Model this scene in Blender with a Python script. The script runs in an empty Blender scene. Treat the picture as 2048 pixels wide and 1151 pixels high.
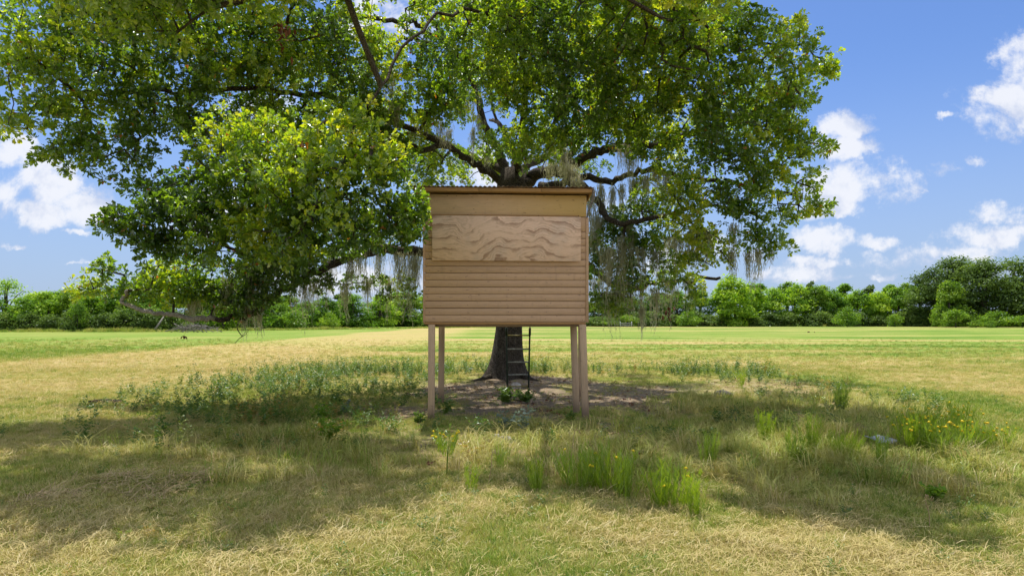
import bpy, bmesh, math, random
import numpy as np
from mathutils import Vector, Matrix, Euler

# ------------------------------------------------------------------ camera, world, sun, exposure
SC = bpy.context.scene
COL = SC.collection
F, CXP, HZ, CAMZ = 1365.33, 1024.0, 640.0, 1.48      # focal length in photo pixels, centre column, horizon row, eye height
cam_d = bpy.data.cameras.new('camera'); cam = bpy.data.objects.new('camera', cam_d); COL.objects.link(cam)
cam.location = (0, 0, CAMZ); cam.rotation_euler = (math.pi/2, 0, 0)
cam_d.lens = 24; cam_d.sensor_width = 36; cam_d.shift_y = (HZ-575.5)/2048
cam_d.clip_start = .1; cam_d.clip_end = 6000
SC.camera = cam

SUN_EL, SUN_AZ = math.radians(72), math.radians(-13)   # azimuth from +Y towards +X
sun_dir = Vector((math.sin(SUN_AZ)*math.cos(SUN_EL), math.cos(SUN_AZ)*math.cos(SUN_EL), math.sin(SUN_EL)))
SUN_STRENGTH, SKY_STRENGTH, EXPOSURE = 2.4, .15, 1.35
sl = bpy.data.lights.new('sun', 'SUN'); so = bpy.data.objects.new('sun', sl); COL.objects.link(so)
sl.energy = SUN_STRENGTH; sl.angle = math.radians(.55); sl.color = (1, .95, .86)
so.rotation_euler = (-sun_dir).to_track_quat('-Z', 'Y').to_euler(); so.location = (0, 0, 40)
SC.view_settings.view_transform = 'Standard'; SC.view_settings.look = 'None'
SC.view_settings.exposure = EXPOSURE; SC.view_settings.gamma = 1; SC.view_settings.use_curve_mapping = False

class NT:
    """small wrapper for building node trees"""
    def __init__(s, tree): s.t = tree; s.t.nodes.clear()
    def n(s, typ, **kw):
        nd = s.t.nodes.new(typ)
        for k, v in kw.items(): setattr(nd, k, v)
        return nd
    def put(s, sock, v):
        if hasattr(v, 'links') or isinstance(v, bpy.types.NodeSocket): s.t.links.new(v, sock)
        elif v is not None:
            try: sock.default_value = v
            except Exception: sock.default_value = (*v, 1)
    def m(s, op, a, b=None, c=None, clamp=False):
        nd = s.n('ShaderNodeMath', operation=op, use_clamp=clamp)
        for i, v in enumerate((a, b, c)):
            if v is not None: s.put(nd.inputs[i], v)
        return nd.outputs[0]
    def v(s, op, a, b=None):
        nd = s.n('ShaderNodeVectorMath', operation=op)
        s.put(nd.inputs[0], a)
        if b is not None: s.put(nd.inputs[1], b)
        return nd.outputs['Value'] if op in ('LENGTH', 'DISTANCE', 'DOT_PRODUCT') else nd.outputs[0]
    def mix(s, f, a, b, mode='MIX'):
        nd = s.n('ShaderNodeMix', data_type='RGBA', blend_type=mode)
        s.put(nd.inputs[0], f); s.put(nd.inputs[6], a); s.put(nd.inputs[7], b)
        return nd.outputs[2]
    def noise(s, vec, scale, detail=4, rough=.55, dist=0, out=0):
        nd = s.n('ShaderNodeTexNoise')
        s.put(nd.inputs['Vector'], vec); nd.inputs['Scale'].default_value = scale
        nd.inputs['Detail'].default_value = detail; nd.inputs['Roughness'].default_value = rough; nd.inputs['Distortion'].default_value = dist
        return nd.outputs[out]
    def ss(s, x, lo, hi, a=0., b=1.):
        nd = s.n('ShaderNodeMapRange', interpolation_type='SMOOTHSTEP')
        for i, v in enumerate((x, lo, hi, a, b)): s.put(nd.inputs[i], v)
        return nd.outputs[0]
    def ramp(s, f, stops):
        nd = s.n('ShaderNodeValToRGB'); e = nd.color_ramp.elements
        while len(e) < len(stops): e.new(.5)
        for q, (p, c) in zip(e, stops): q.position = p; q.color = (*c, 1)
        s.put(nd.inputs[0], f); return nd.outputs[0]
    def xyz(s, vec):
        nd = s.n('ShaderNodeSeparateXYZ'); s.put(nd.inputs[0], vec); return nd.outputs
    def comb(s, x, y, z):
        nd = s.n('ShaderNodeCombineXYZ')
        for i, v in enumerate((x, y, z)): s.put(nd.inputs[i], v)
        return nd.outputs[0]

W = bpy.data.worlds.new('World'); SC.world = W; W.use_nodes = True
def build_world():
    t = NT(W.node_tree)
    sky = t.n('ShaderNodeTexSky', sky_type='NISHITA', sun_disc=False, sun_elevation=SUN_EL, sun_rotation=SUN_AZ)
    sky.air_density = 1.0; sky.dust_density = .8; sky.ozone_density = 1.6
    d = t.n('ShaderNodeTexCoord').outputs['Generated']
    x, y, z = t.xyz(d)[:3]
    ys = t.m('MAXIMUM', y, .02)
    u = t.m('DIVIDE', x, ys); v = t.m('DIVIDE', z, ys)      # tangent-plane direction north of the viewer
    uv = t.comb(u, v, 0)
    n1 = t.noise(uv, 7.5, 9, .64, .4); n2 = t.noise(uv, 24, 6, .66)
    nz = t.m('ADD', t.m('MULTIPLY', t.m('SUBTRACT', n1, .5), 3.3), t.m('MULTIPLY', t.m('SUBTRACT', n2, .5), 1.9))
    # cumulus: centre, half width, half height above, below (radians-like tangents), strength
    def T(px, py): return ((px-1024)/F, (640-py)/F)
    uw = t.v('ADD', uv, t.v('MULTIPLY', t.v('SUBTRACT', t.noise(uv, 16, 5, .65, out=1), (.5, .5, .5)), (.085, .05, 0)))
    uw0, vw0 = t.xyz(uw)[:2]
    clouds = [(2040,150,60,95,70,1),(2035,215,105,60,60,1),(1985,235,70,30,26,.8),(1890,232,26,8,8,.6),(1990,28,45,26,20,.35),
              (1700,250,52,36,24,1),(1700,300,66,28,26,1),(1700,372,120,46,42,1),(1790,382,40,16,12,.7),(1660,415,70,24,22,.9),
              (1640,480,82,26,30,.95),(1755,487,46,18,14,.8),(1900,345,34,22,14,.8),(1955,322,28,18,16,.8),(1845,380,14,8,8,.5),
              (1975,430,70,30,28,.8),(1970,470,90,30,28,.85),(1930,505,90,20,20,.6),(1620,520,60,16,16,.7),(1690,518,22,10,8,.6),(1775,552,40,12,10,.5),
              (1580,545,110,24,18,.62),(1790,520,150,26,26,.45),(1960,545,120,24,20,.5),(1680,553,60,10,9,.5),(1470,500,90,46,36,.7),(1330,520,90,50,40,.7),(1240,420,70,60,50,.7),
              (20,300,46,46,40,1),(10,385,40,26,30,.9),(85,370,72,56,48,1),(160,418,95,44,38,1),(60,425,110,36,36,1),(155,468,28,9,8,.8),
              (20,488,26,8,7,.6),(160,521,30,5,5,.6),(10,455,30,14,10,.5),(430,440,120,70,60,.7),(700,560,160,40,40,.6),(960,350,110,60,40,.8),(770,60,120,70,40,.7),
              (530,230,90,60,50,.7),(1040,60,140,70,50,.5)]
    total = None; shade = None
    for (px, py, a, bu, bd, s) in clouds:
        u0, v0 = T(px, py)
        du = t.m('DIVIDE', t.m('SUBTRACT', uw0, u0), a/F*1.15)
        dv = t.m('SUBTRACT', vw0, v0)
        dv = t.m('MAXIMUM', t.m('DIVIDE', dv, bu/F*1.12), t.m('DIVIDE', dv, -bd/F))
        r2 = t.m('ADD', t.m('MULTIPLY', du, du), t.m('MULTIPLY', dv, dv))
        mk = t.m('MULTIPLY_ADD', r2, -.72, s*.95-.08)
        mk = t.m('MAXIMUM', mk, -1.2)
        total = mk if total is None else t.m('SMOOTH_MAX', total, mk, .25)
    dens = t.ss(t.m('ADD', total, nz), -.02, .85)
    front = t.ss(y, .2, .45)
    # unseen rest of the sky: scattered cumulus, cover thickened to add fill light
    pl = t.v('SCALE', d); pl.node.inputs['Scale'].default_value = 1
    zz = t.m('ADD', t.m('MAXIMUM', z, 0), .18)
    gen = t.noise(t.comb(t.m('DIVIDE', x, zz), t.m('DIVIDE', y, zz), 0), 1.6, 8, .6)
    gden = t.m('MULTIPLY', t.ss(gen, .45, .58), t.ss(z, .0, .08))
    inview = t.m('MULTIPLY', front, t.m('MULTIPLY', t.ss(t.m('ABSOLUTE', u), 1.0, .85), t.ss(v, .72, .58)))
    den = t.m('ADD', t.m('MULTIPLY', dens, inview), t.m('MULTIPLY', gden, t.m('SUBTRACT', 1, inview)), clamp=True)
    den = t.m('MULTIPLY', den, t.ss(v, -.02, .05, .35, .93))
    # thin veil close to the horizon
    lit = t.ss(t.m('ADD', t.noise(t.v('ADD', uv, (0, .018, 0)), 9, 6, .6), t.m('MULTIPLY', dens, -.10)), .40, .56)
    ccol = t.mix(lit, (2.4, 2.45, 2.62, 1), (1.65, 1.82, 2.28, 1))
    ccol = t.mix(inview, (4.3, 4.25, 4.3, 1), ccol)      # unseen sun-facing cumulus, brightened past the backlit ones ahead to fill the shade
    veil = t.ss(z, 0, .36, .72, .0)
    scol = t.mix(1, sky.outputs[0], (.218, .28, .395, 1), 'MULTIPLY')
    scol = t.mix(veil, scol, (1.12, 1.42, 2.05, 1))
    col = t.mix(den, scol, ccol)
    bg = t.n('ShaderNodeBackground'); t.put(bg.inputs[0], col); bg.inputs[1].default_value = SKY_STRENGTH
    t.t.links.new(bg.outputs[0], t.n('ShaderNodeOutputWorld').inputs[0])
build_world()

# ------------------------------------------------------------------ helpers
rng = np.random.default_rng(7); random.seed(7)
def P(px, py, d):
    """point of the place seen at photo pixel (px,py) when it stands d metres north of the viewer"""
    return np.array([(px-CXP)/F*d, d, CAMZ-(py-HZ)/F*d])
def gd(py): return F*CAMZ/(py-HZ)                     # distance of a ground point seen at row py
def G(px, py):
    d = gd(py); return (px-CXP)/F*d, d
def hash2(ix, iy, s):
    h = (ix.astype(np.int64)*374761393 + iy.astype(np.int64)*668265263 + s*1274126177) & 0xffffffff
    h = ((h ^ (h >> 13))*1103515245) & 0xffffffff
    return ((h ^ (h >> 16)) & 0xffff)/65535.
def vnoise(x, y, s=0):
    x = np.asarray(x, float); y = np.asarray(y, float)
    ix, iy = np.floor(x), np.floor(y); fx, fy = x-ix, y-iy
    fx = fx*fx*(3-2*fx); fy = fy*fy*(3-2*fy)
    a, b, c, d = hash2(ix, iy, s), hash2(ix+1, iy, s), hash2(ix, iy+1, s), hash2(ix+1, iy+1, s)
    return (a*(1-fx)+b*fx)*(1-fy)+(c*(1-fx)+d*fx)*fy
def fbm(x, y, s=0, o=4):
    r, a, t = 0, .5, 0
    for i in range(o):
        r = r+a*vnoise(x*2**i, y*2**i, s+i); t += a; a *= .5
    return r/t
def sstep(x, a, b):
    t = np.clip((x-a)/(b-a), 0, 1); return t*t*(3-2*t)

def mesh_np(name, V, faces_n, idx, mat=None, attrs=None, smooth=False):
    """mesh from arrays: V (n,3), faces_n (k,) loop counts, idx flat loop indices"""
    me = bpy.data.meshes.new(name)
    V = np.ascontiguousarray(V, np.float32)
    me.vertices.add(len(V)); me.vertices.foreach_set('co', V.ravel())
    idx = np.ascontiguousarray(idx, np.int32).ravel(); faces_n = np.ascontiguousarray(faces_n, np.int32)
    me.loops.add(len(idx)); me.loops.foreach_set('vertex_index', idx)
    st = np.zeros(len(faces_n), np.int32); st[1:] = np.cumsum(faces_n)[:-1]
    me.polygons.add(len(faces_n)); me.polygons.foreach_set('loop_start', st)
    me.update(calc_edges=True)
    if smooth: me.polygons.foreach_set('use_smooth', np.ones(len(faces_n), bool))
    for k, a in (attrs or {}).items():
        at = me.attributes.new(k, 'FLOAT', 'POINT'); at.data.foreach_set('value', np.ascontiguousarray(a, np.float32))
    if mat: me.materials.append(mat)
    me.validate()
    return me
def link(name, me, parent=None, **props):
    o = bpy.data.objects.new(name, me); COL.objects.link(o)
    if parent is not None: o.parent = parent
    for k, v in props.items(): o[k] = v
    return o
def empty(name, loc, rz=0, **props):
    o = bpy.data.objects.new(name, None); COL.objects.link(o); o.location = loc; o.rotation_euler = (0, 0, rz); o.empty_display_size = .2
    for k, v in props.items(): o[k] = v
    return o
def copy_tree(o, parent=None, **props):
    c = o.copy(); COL.objects.link(c); c.parent = parent
    for k, v in props.items(): c[k] = v
    for ch in o.children: copy_tree(ch, c)
    return c

class MB:
    """collects simple shapes into one mesh"""
    def __init__(s): s.V = []; s.F = []; s.n = 0; s.A = []
    def add(s, verts, faces, a=0.):
        s.V += [tuple(v) for v in verts]; s.F += [tuple(i+s.n for i in f) for f in faces]; s.n += len(verts); s.A += [a]*len(verts)
    def box(s, c, size, rot=None, bev=0., a=0., jit=0.):
        bm = bmesh.new(); bmesh.ops.create_cube(bm, size=1)
        bmesh.ops.scale(bm, vec=size, verts=bm.verts)
        if bev: bmesh.ops.bevel(bm, geom=bm.edges[:], offset=bev, segments=1, affect='EDGES')
        M = Matrix.Translation(c) @ (rot.to_matrix().to_4x4() if rot else Matrix())
        bm.verts.index_update()
        s.add([M @ (v.co+Vector((random.uniform(-jit, jit) for _ in range(3)))) for v in bm.verts], [[v.index for v in f.verts] for f in bm.faces], a); bm.free()
    def hexa(s, b, t, a=0.):
        """box between two quads (each 4 points, same winding)"""
        s.add(list(b)+list(t), [(3,2,1,0),(4,5,6,7),(0,1,5,4),(1,2,6,5),(2,3,7,6),(3,0,4,7)], a)
    def tube(s, pts, rad, seg=8, cap=True, a=0., wob=0.):
        pts = [Vector(p) for p in pts]; n = len(pts)
        rad = list(rad) if hasattr(rad, '__len__') else [rad]*n
        up = Vector((.31, .52, .8)); vs = []; base = None
        for i, p in enumerate(pts):
            t = (pts[min(i+1, n-1)]-pts[max(i-1, 0)]).normalized()
            base = up.cross(t).normalized() if base is None else (base-t*base.dot(t)).normalized()
            o = t.cross(base)
            for k in range(seg):
                an = 2*math.pi*k/seg; r = rad[i]*(1+random.uniform(-wob, wob))
                vs.append(p+base*(math.cos(an)*r)+o*(math.sin(an)*r))
        fs = [(i*seg+k, i*seg+(k+1) % seg, (i+1)*seg+(k+1) % seg, (i+1)*seg+k) for i in range(n-1) for k in range(seg)]
        if cap: fs += [tuple(reversed(range(seg))), tuple(range((n-1)*seg, n*seg))]
        s.add(vs, fs, a)
    def ribbon(s, pts, w, side, a=0.):
        n = len(pts); vs = []
        for i, p in enumerate(pts):
            ww = w[i] if hasattr(w, '__len__') else w
            vs += [Vector(p)-side*ww*.5, Vector(p)+side*ww*.5]
        s.add(vs, [(2*i, 2*i+1, 2*i+3, 2*i+2) for i in range(n-1)], a)
    def mesh(s, name, mat, smooth=False):
        return mesh_np(name, np.array([tuple(v) for v in s.V]), [len(f) for f in s.F], [i for f in s.F for i in f], mat, {'tone': np.array(s.A)}, smooth)
    def build(s, name, mat, parent=None, smooth=False, **props): return link(name, s.mesh(name, mat, smooth), parent, **props)

# ------------------------------------------------------------------ materials
def mat(name):
    m = bpy.data.materials.new(name); m.use_nodes = True
    return m, NT(m.node_tree)
def finish(t, col, rough=.8, bump=None, bs=.3, bd=.02, spec=.3, metal=0.):
    b = t.n('ShaderNodeBsdfPrincipled'); t.put(b.inputs['Base Color'], col); t.put(b.inputs['Roughness'], rough)
    b.inputs['Specular IOR Level'].default_value = spec; b.inputs['Metallic'].default_value = metal
    if bump is not None:
        bn = t.n('ShaderNodeBump'); bn.inputs['Strength'].default_value = bs; bn.inputs['Distance'].default_value = bd
        t.put(bn.inputs['Height'], bump); t.t.links.new(bn.outputs[0], b.inputs['Normal'])
    t.t.links.new(b.outputs[0], t.n('ShaderNodeOutputMaterial').inputs[0]); return b
def attr(t, name, typ='GEOMETRY'):
    a = t.n('ShaderNodeAttribute', attribute_name=name, attribute_type=typ); return a.outputs['Fac']
def leafy(name, stops, trans=.35, tcol=(1.25, 1.2, .55), gloss=.06, extra=None, instancer=False, objvar=0.):
    """leaf surface: diffuse on both faces, light passing through, a little sheen"""
    m, t = mat(name)
    f = attr(t, 'tone', 'INSTANCER' if instancer else 'GEOMETRY')
    if objvar:
        oi = t.n('ShaderNodeObjectInfo').outputs['Random']
        f = t.m('ADD', f, t.m('MULTIPLY', t.m('SUBTRACT', oi, .5), objvar), clamp=True)
    if extra: f = extra(t, f)
    c = t.ramp(f, stops)
    d = t.n('ShaderNodeBsdfDiffuse'); t.put(d.inputs[0], c)
    tr = t.n('ShaderNodeBsdfTranslucent'); t.put(tr.inputs[0], t.mix(1, c, (*tcol, 1), 'MULTIPLY'))
    g = t.n('ShaderNodeBsdfGlossy'); g.inputs['Roughness'].default_value = .36; t.put(g.inputs[0], (.9, .95, 1, 1))
    m1 = t.n('ShaderNodeMixShader'); m1.inputs[0].default_value = trans; t.t.links.new(d.outputs[0], m1.inputs[1]); t.t.links.new(tr.outputs[0], m1.inputs[2])
    m2 = t.n('ShaderNodeMixShader'); m2.inputs[0].default_value = gloss; t.t.links.new(m1.outputs[0], m2.inputs[1]); t.t.links.new(g.outputs[0], m2.inputs[2])
    t.t.links.new(m2.outputs[0], t.n('ShaderNodeOutputMaterial').inputs[0]); return m

M_LEAF = leafy('oak_leaf', [(0, (.05, .105, .014)), (.45, (.11, .205, .022)), (.8, (.26, .36, .028)), (.97, (.34, .38, .035)), (1, (.28, .1, .03))], .55, (2.3, 2.1, .45), .075)
M_HEDGE = leafy('hedge_leaf', [(0, (.075, .155, .026)), (.5, (.17, .31, .038)), (1, (.34, .46, .05))], .5, (1.65, 1.65, .5), .008, objvar=.7)
M_HEDGE_DARK = leafy('dark_hedge_leaf', [(0, (.05, .09, .03)), (.5, (.12, .19, .045)), (1, (.2, .29, .055))], .42, (1.5, 1.5, .6), .008, objvar=.35)
M_HEDGE_PALE = leafy('pale_hedge_leaf', [(0, (.075, .155, .024)), (.5, (.155, .27, .034)), (1, (.28, .38, .045))], .46, (1.6, 1.6, .5), .01, objvar=.3)
M_WEED = leafy('weed_leaf', [(0, (.06, .13, .025)), (.6, (.12, .22, .03)), (.9, (.15, .2, .03)), (1, (.22, .15, .05))], .35, (1.3, 1.2, .5), .04)
M_FEATHER = leafy('feathery_leaf', [(0, (.17, .28, .022)), (1, (.32, .43, .04))], .45, (1.3, 1.25, .4), .03)
M_SILVER = leafy('silvery_leaf', [(0, (.15, .21, .15)), (1, (.24, .30, .22))], .25, (1.1, 1.1, .8), .04)
M_MOSS = leafy('hanging_moss', [(0, (.36, .365, .265)), (.6, (.48, .485, .36)), (1, (.6, .59, .45))], .48, (1.1, 1.05, .8), .0)
M_FLOWER = leafy('yellow_flower', [(0, (.85, .7, .02)), (1, (.88, .6, .02))], .25, (1.1, 1, .5), .03)
GR = [(0, (.5, .41, .2)), (.3, (.48, .425, .165)), (.5, (.41, .41, .12)), (.76, (.27, .35, .06)), (1, (.14, .24, .032))]
M_GRASS = leafy('grass_blade', GR, .3, (1.15, 1.1, .6), .012, instancer=True)
M_GROUNDWEED = leafy('ground_weed_leaf', [(0, (.06, .13, .025)), (.55, (.115, .215, .035)), (.88, (.24, .29, .045)), (1, (.38, .27, .08))], .42, (1.3, 1.2, .5), .04, instancer=True)

def bark(name, a, b, scale=14):
    m, t = mat(name); o = t.n('ShaderNodeTexCoord').outputs['Object']
    st = t.v('MULTIPLY', o, (1, 1, .28))
    vo = t.n('ShaderNodeTexVoronoi', feature='DISTANCE_TO_EDGE'); t.put(vo.inputs['Vector'], t.v('ADD', st, t.v('SCALE', t.noise(o, 5, 3, out=1)))); vo.inputs['Scale'].default_value = scale
    n = t.noise(st, scale*1.6, 6, .65)
    h = t.m('ADD', t.ss(vo.outputs[0], 0, .16), t.m('MULTIPLY', n, .8))
    lich = t.ss(t.noise(o, 3.2, 5, .7), .55, .72)
    col = t.mix(t.ss(h, .3, 1.5), (*a, 1), (*b, 1)); col = t.mix(t.m('MULTIPLY', lich, .55), col, (.2, .2, .16, 1))
    finish(t, col, .95, h, .9, .03, .1); return m
M_BARK = bark('oak_bark', (.022, .018, .014), (.12, .1, .08))
M_TWIG = bark('twig_bark', (.05, .042, .035), (.16, .14, .115), 30)
M_PALE = bark('weathered_sunlit_bark', (.36, .32, .27), (.62, .56, .49), 25)  # sunlight on the low limb is put into this pale tone
M_DEAD = bark('dead_wood', (.16, .14, .125), (.38, .35, .32), 20)
M_FARBARK = bark('hedge_bark', (.05, .042, .034), (.15, .13, .11), 8)

def painted(name, col, wear=.12, warm=None, upright=False):
    m, t = mat(name); o = t.n('ShaderNodeTexCoord').outputs['Object']
    oi = t.n('ShaderNodeObjectInfo').outputs['Random']
    ov = t.v('ADD', o, t.comb(t.m('MULTIPLY', oi, 17), 0, t.m('MULTIPLY', oi, 5)))
    grain = t.noise(t.v('MULTIPLY', ov, (26, 26, 1.2) if upright else (1.2, 1.2, 26)), 3.5, 5, .65)
    blot = t.noise(ov, 2.3, 4, .6)
    c = t.mix(t.ss(grain, .25, .8), (*[q*.84 for q in col], 1), (*[min(1, q*1.10) for q in col], 1))
    c = t.mix(t.m('MULTIPLY', t.ss(blot, .45, .75), .35), c, (*[q*.8 for q in (col[0], col[1]*.98, col[2]*.93)], 1))
    c = t.mix(t.m('MULTIPLY', t.m('SUBTRACT', oi, .5), .5), c, (*[q*1.25 for q in col], 1))
    run = t.noise(t.v('MULTIPLY', t.v('ADD', ov, (3.37, 1.7, .9)), (9, 9, .8)), 1.63, 4, .6)
    c = t.mix(t.m('MULTIPLY', t.ss(run, .55, .75), .28), c, (*[q*.55 for q in col], 1))
    if upright:   # mud splashed up the foot of the posts, drying cracks
        zz = t.xyz(t.n('ShaderNodeNewGeometry').outputs['Position'])[2]
        c = t.mix(t.m('MULTIPLY', t.ss(t.m('ADD', zz, t.m('MULTIPLY', blot, -.35)), .16, -.12), .7), c, (.16, .115, .08, 1))
        ck = t.noise(t.v('MULTIPLY', ov, (34, 34, .7)), 2.1, 3, .55)
        c = t.mix(t.m('MULTIPLY', t.ss(ck, .62, .68), .6), c, (.12, .08, .05, 1))
    if warm:   # upper sheet: warm reflected light painted as ochre, growing towards one end
        xx = t.xyz(o)[0]
        c = t.mix(t.m('MULTIPLY', t.ss(t.m('ADD', xx, t.m('MULTIPLY', blot, .8)), -.1, 1.7), .8), c, (*warm, 1))
    st = t.noise(t.v('MULTIPLY', ov, (5, 5, 14)), 2.2, 6, .7)
    c = t.mix(t.m('MULTIPLY', t.ss(st, .60, .72), .8), c, (.07, .05, .035, 1))
    scr = t.noise(t.v('MULTIPLY', ov, (9, 9, 22)), 2.7, 3, .6)
    c = t.mix(t.m('MULTIPLY', t.ss(scr, .74, .8), wear*4), c, (.42, .35, .27, 1))
    finish(t, c, .68, t.m('ADD', t.m('MULTIPLY', grain, .6), blot), .18, .006, .3); return m
M_SIDING = painted('tan_painted_boards', (.52, .335, .2), .2)
M_SHEET = painted('tan_painted_sheet', (.62, .42, .25), .2, (.5, .33, .095))
M_POST = painted('tan_painted_posts', (.5, .35, .22), upright=True)
M_FASCIA = painted('ochre_fascia', (.36, .2, .075))
M_INNER = painted('bare_framing', (.26, .17, .1))

def plywood():
    m, t = mat('bare_plywood'); o = t.n('ShaderNodeTexCoord').outputs['Object']
    x, y, z = t.xyz(o)[:3]
    wv = t.noise(t.comb(t.m('MULTIPLY', x, 1.0), .3, t.m('MULTIPLY', z, .8)), 1.5, 2, .45, .2)
    w2 = t.noise(t.comb(t.m('MULTIPLY', x, 3.2), 2.3, t.m('MULTIPLY', z, 9)), 1.5, 4, .6)
    h = t.m('ADD', t.m('MULTIPLY', z, 1.05), t.m('ADD', t.m('MULTIPLY', wv, .95), t.m('MULTIPLY', w2, .13)))
    fr = t.m('FRACT', t.m('MULTIPLY', h, 6.3))
    line = t.m('MULTIPLY', t.ss(fr, .55, .93), t.ss(fr, 1., .94))
    br = t.noise(o, 2.6, 4, .6)
    line = t.m('MULTIPLY', line, t.ss(br, .36, .6, .05, 1))
    fr2 = t.m('FRACT', t.m('MULTIPLY', h, 24)); line2 = t.m('MULTIPLY', t.m('MULTIPLY', t.ss(fr2, .3, .8), t.ss(fr2, 1., .85)), t.ss(t.noise(o, 3.3, 4, .6), .4, .62))
    fine = t.noise(t.v('MULTIPLY', o, (2.2, 1, 60)), 4, 4, .6)
    c = t.mix(t.ss(fine, .3, .75), (.68, .455, .315, 1), (.81, .59, .43, 1))
    grey = t.ss(t.noise(o, 2.1, 4, .6), .47, .7)
    c = t.mix(t.m('MULTIPLY', grey, .35), c, (.45, .39, .34, 1))
    c = t.mix(t.m('MULTIPLY', line, .7), c, (.25, .125, .07, 1))
    c = t.mix(t.m('MULTIPLY', line2, .45), c, (.36, .22, .14, 1))
    vo = t.n('ShaderNodeTexVoronoi'); t.put(vo.inputs['Vector'], t.v('MULTIPLY', o, (1, 1, 1.7))); vo.inputs['Scale'].default_value = 1.9
    kn = t.ss(vo.outputs['Distance'], .06, .02)
    c = t.mix(t.m('MULTIPLY', kn, .75), c, (.12, .065, .04, 1))
    finish(t, c, .78, t.m('ADD', fine, t.m('MULTIPLY', line, -.5)), .25, .004, .2); return m
M_PLY = plywood()
def simple(name, a, b, scale=8, rough=.8, metal=0., spec=.3, bump=.3):
    m, t = mat(name); o = t.n('ShaderNodeTexCoord').outputs['Object']; n = t.noise(o, scale, 6, .65)
    finish(t, t.mix(t.ss(n, .35, .68), (*a, 1), (*b, 1)), rough, n, bump, .01, spec, metal); return m
M_TIN = simple('rusted_tin', (.12, .06, .035), (.26, .19, .14), 7, .6, .3)
M_GREEN_METAL = simple('chipped_green_paint', (.012, .022, .014), (.03, .045, .028), 14, .55)
M_RUNG = simple('worn_yellow_rust', (.08, .08, .03), (.32, .27, .06), 12, .5)
M_STEEL = simple('worn_steel_rung', (.14, .15, .13), (.42, .42, .38), 9, .4, .3)
M_NAIL = simple('rusty_nail', (.03, .018, .012), (.06, .035, .02), 40, .6)
M_STONE = simple('pale_limestone', (.3, .28, .26), (.52, .49, .46), 16, .9, 0, .2, .6)
M_CLOD = simple('dark_clod', (.025, .018, .013), (.075, .05, .035), 25, .95, 0, .1, .8)
M_SCRAP = simple('grey_scrap_sheet', (.16, .18, .22), (.4, .43, .48), 9, .45, 0, .4, .2)
M_STRAW = simple('dry_straw', (.3, .22, .11), (.46, .36, .19), 12, .9, 0, .1, .2)
M_RUSTLEAF = simple('russet_dead_leaf', (.1, .035, .02), (.22, .085, .04), 20, .8)
M_SAND = simple('orange_spoil', (.5, .27, .12), (.62, .42, .25), 3, .9)
M_GALV = simple('pale_gate_metal', (.45, .46, .46), (.6, .6, .58), 5, .5)

# ------------------------------------------------------------------ ground
TREE = np.array([-.15, 16.3])
def bare_f(x, y):
    e = np.hypot((x-.3)/3.1, (y-13.6)/5.2)
    n = fbm(x*.9, y*.55, 11)
    b = sstep(1.28-e+(n-.5)*1.5, .12, .75)
    e2 = np.hypot((x-.1)/1.5, (y-7.9)/.9)           # scuffed soil before the blind
    e3 = np.hypot((x-5.2)/2.4, (y-13.5)/4.)         # thin soil right of the blind
    return np.clip(np.maximum(np.maximum(b, .65*sstep(1.15-e2+(n-.5)*1.4, .1, .6)), .55*sstep(1.2-e3+(n-.5)*1.8, .2, .8)), 0, 1)
def green_f(x, y):
    x = np.asarray(x, float); y = np.asarray(y, float)
    n1 = fbm(x*.35, y*.35, 3); n2 = fbm(x*1.3, y*1.3, 5, 3)
    near = .33+.5*(n1-.5)+.5*(n2-.5)
    wy = y+3.5*(fbm(x*.035, y*.03, 9)-.5)+.03*x; st = fbm(x*.03, wy*.17, 21, 3); st2 = fbm(x*.09, wy*.42, 23, 4)
    field = .68+1.3*(st-.5)+1.1*(st2-.5)+.3*(n2-.5)
    far = sstep(y, 15, 26)
    g = near*(1-far)+field*far
    left = sstep(-x-17.4+2.2*(fbm(x*.08, y*.12, 31)-.5), -.7, .9)*sstep(y, 14, 20)
    g = g*(1-left)+(.70+.5*(fbm(x*.2, y*.12, 33)-.5))*left
    tanb = (1-left)*sstep(y, 11, 17)*sstep(-x, 3.5, 9)*(1-.25*n1)
    g = g*(1-tanb)+(.14+.55*(fbm(x*.25, y*.22, 35)-.4))*tanb
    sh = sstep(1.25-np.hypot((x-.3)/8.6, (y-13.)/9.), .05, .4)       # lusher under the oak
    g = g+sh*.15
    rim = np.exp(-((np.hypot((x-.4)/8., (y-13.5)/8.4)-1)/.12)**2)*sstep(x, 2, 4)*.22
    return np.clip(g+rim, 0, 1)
def ground_h(x, y):
    x = np.asarray(x, float); y = np.asarray(y, float)
    near = np.exp(-((y-10)/40)**2)*np.exp(-(x/40)**2)
    h = (fbm(x*.5, y*.5, 41)-.5)*.10*near+(fbm(x*2.1, y*2.1, 43, 3)-.5)*.055*np.exp(-((y-8)/14)**2-(x/16)**2)
    r = np.hypot(x-TREE[0], y-TREE[1]); h = h+.14*np.exp(-(r/1.6)**2)
    mound = 1.15*np.exp(-((x-100)/8.5)**2-((y-176)/4.)**2)
    return h+mound*(.8+.5*fbm(x*.4, y*.4, 45))
def axis(parts):
    out = []
    for a, b, st in parts: out += list(np.arange(a, b, st))
    return np.array(out+[parts[-1][1]])
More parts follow.
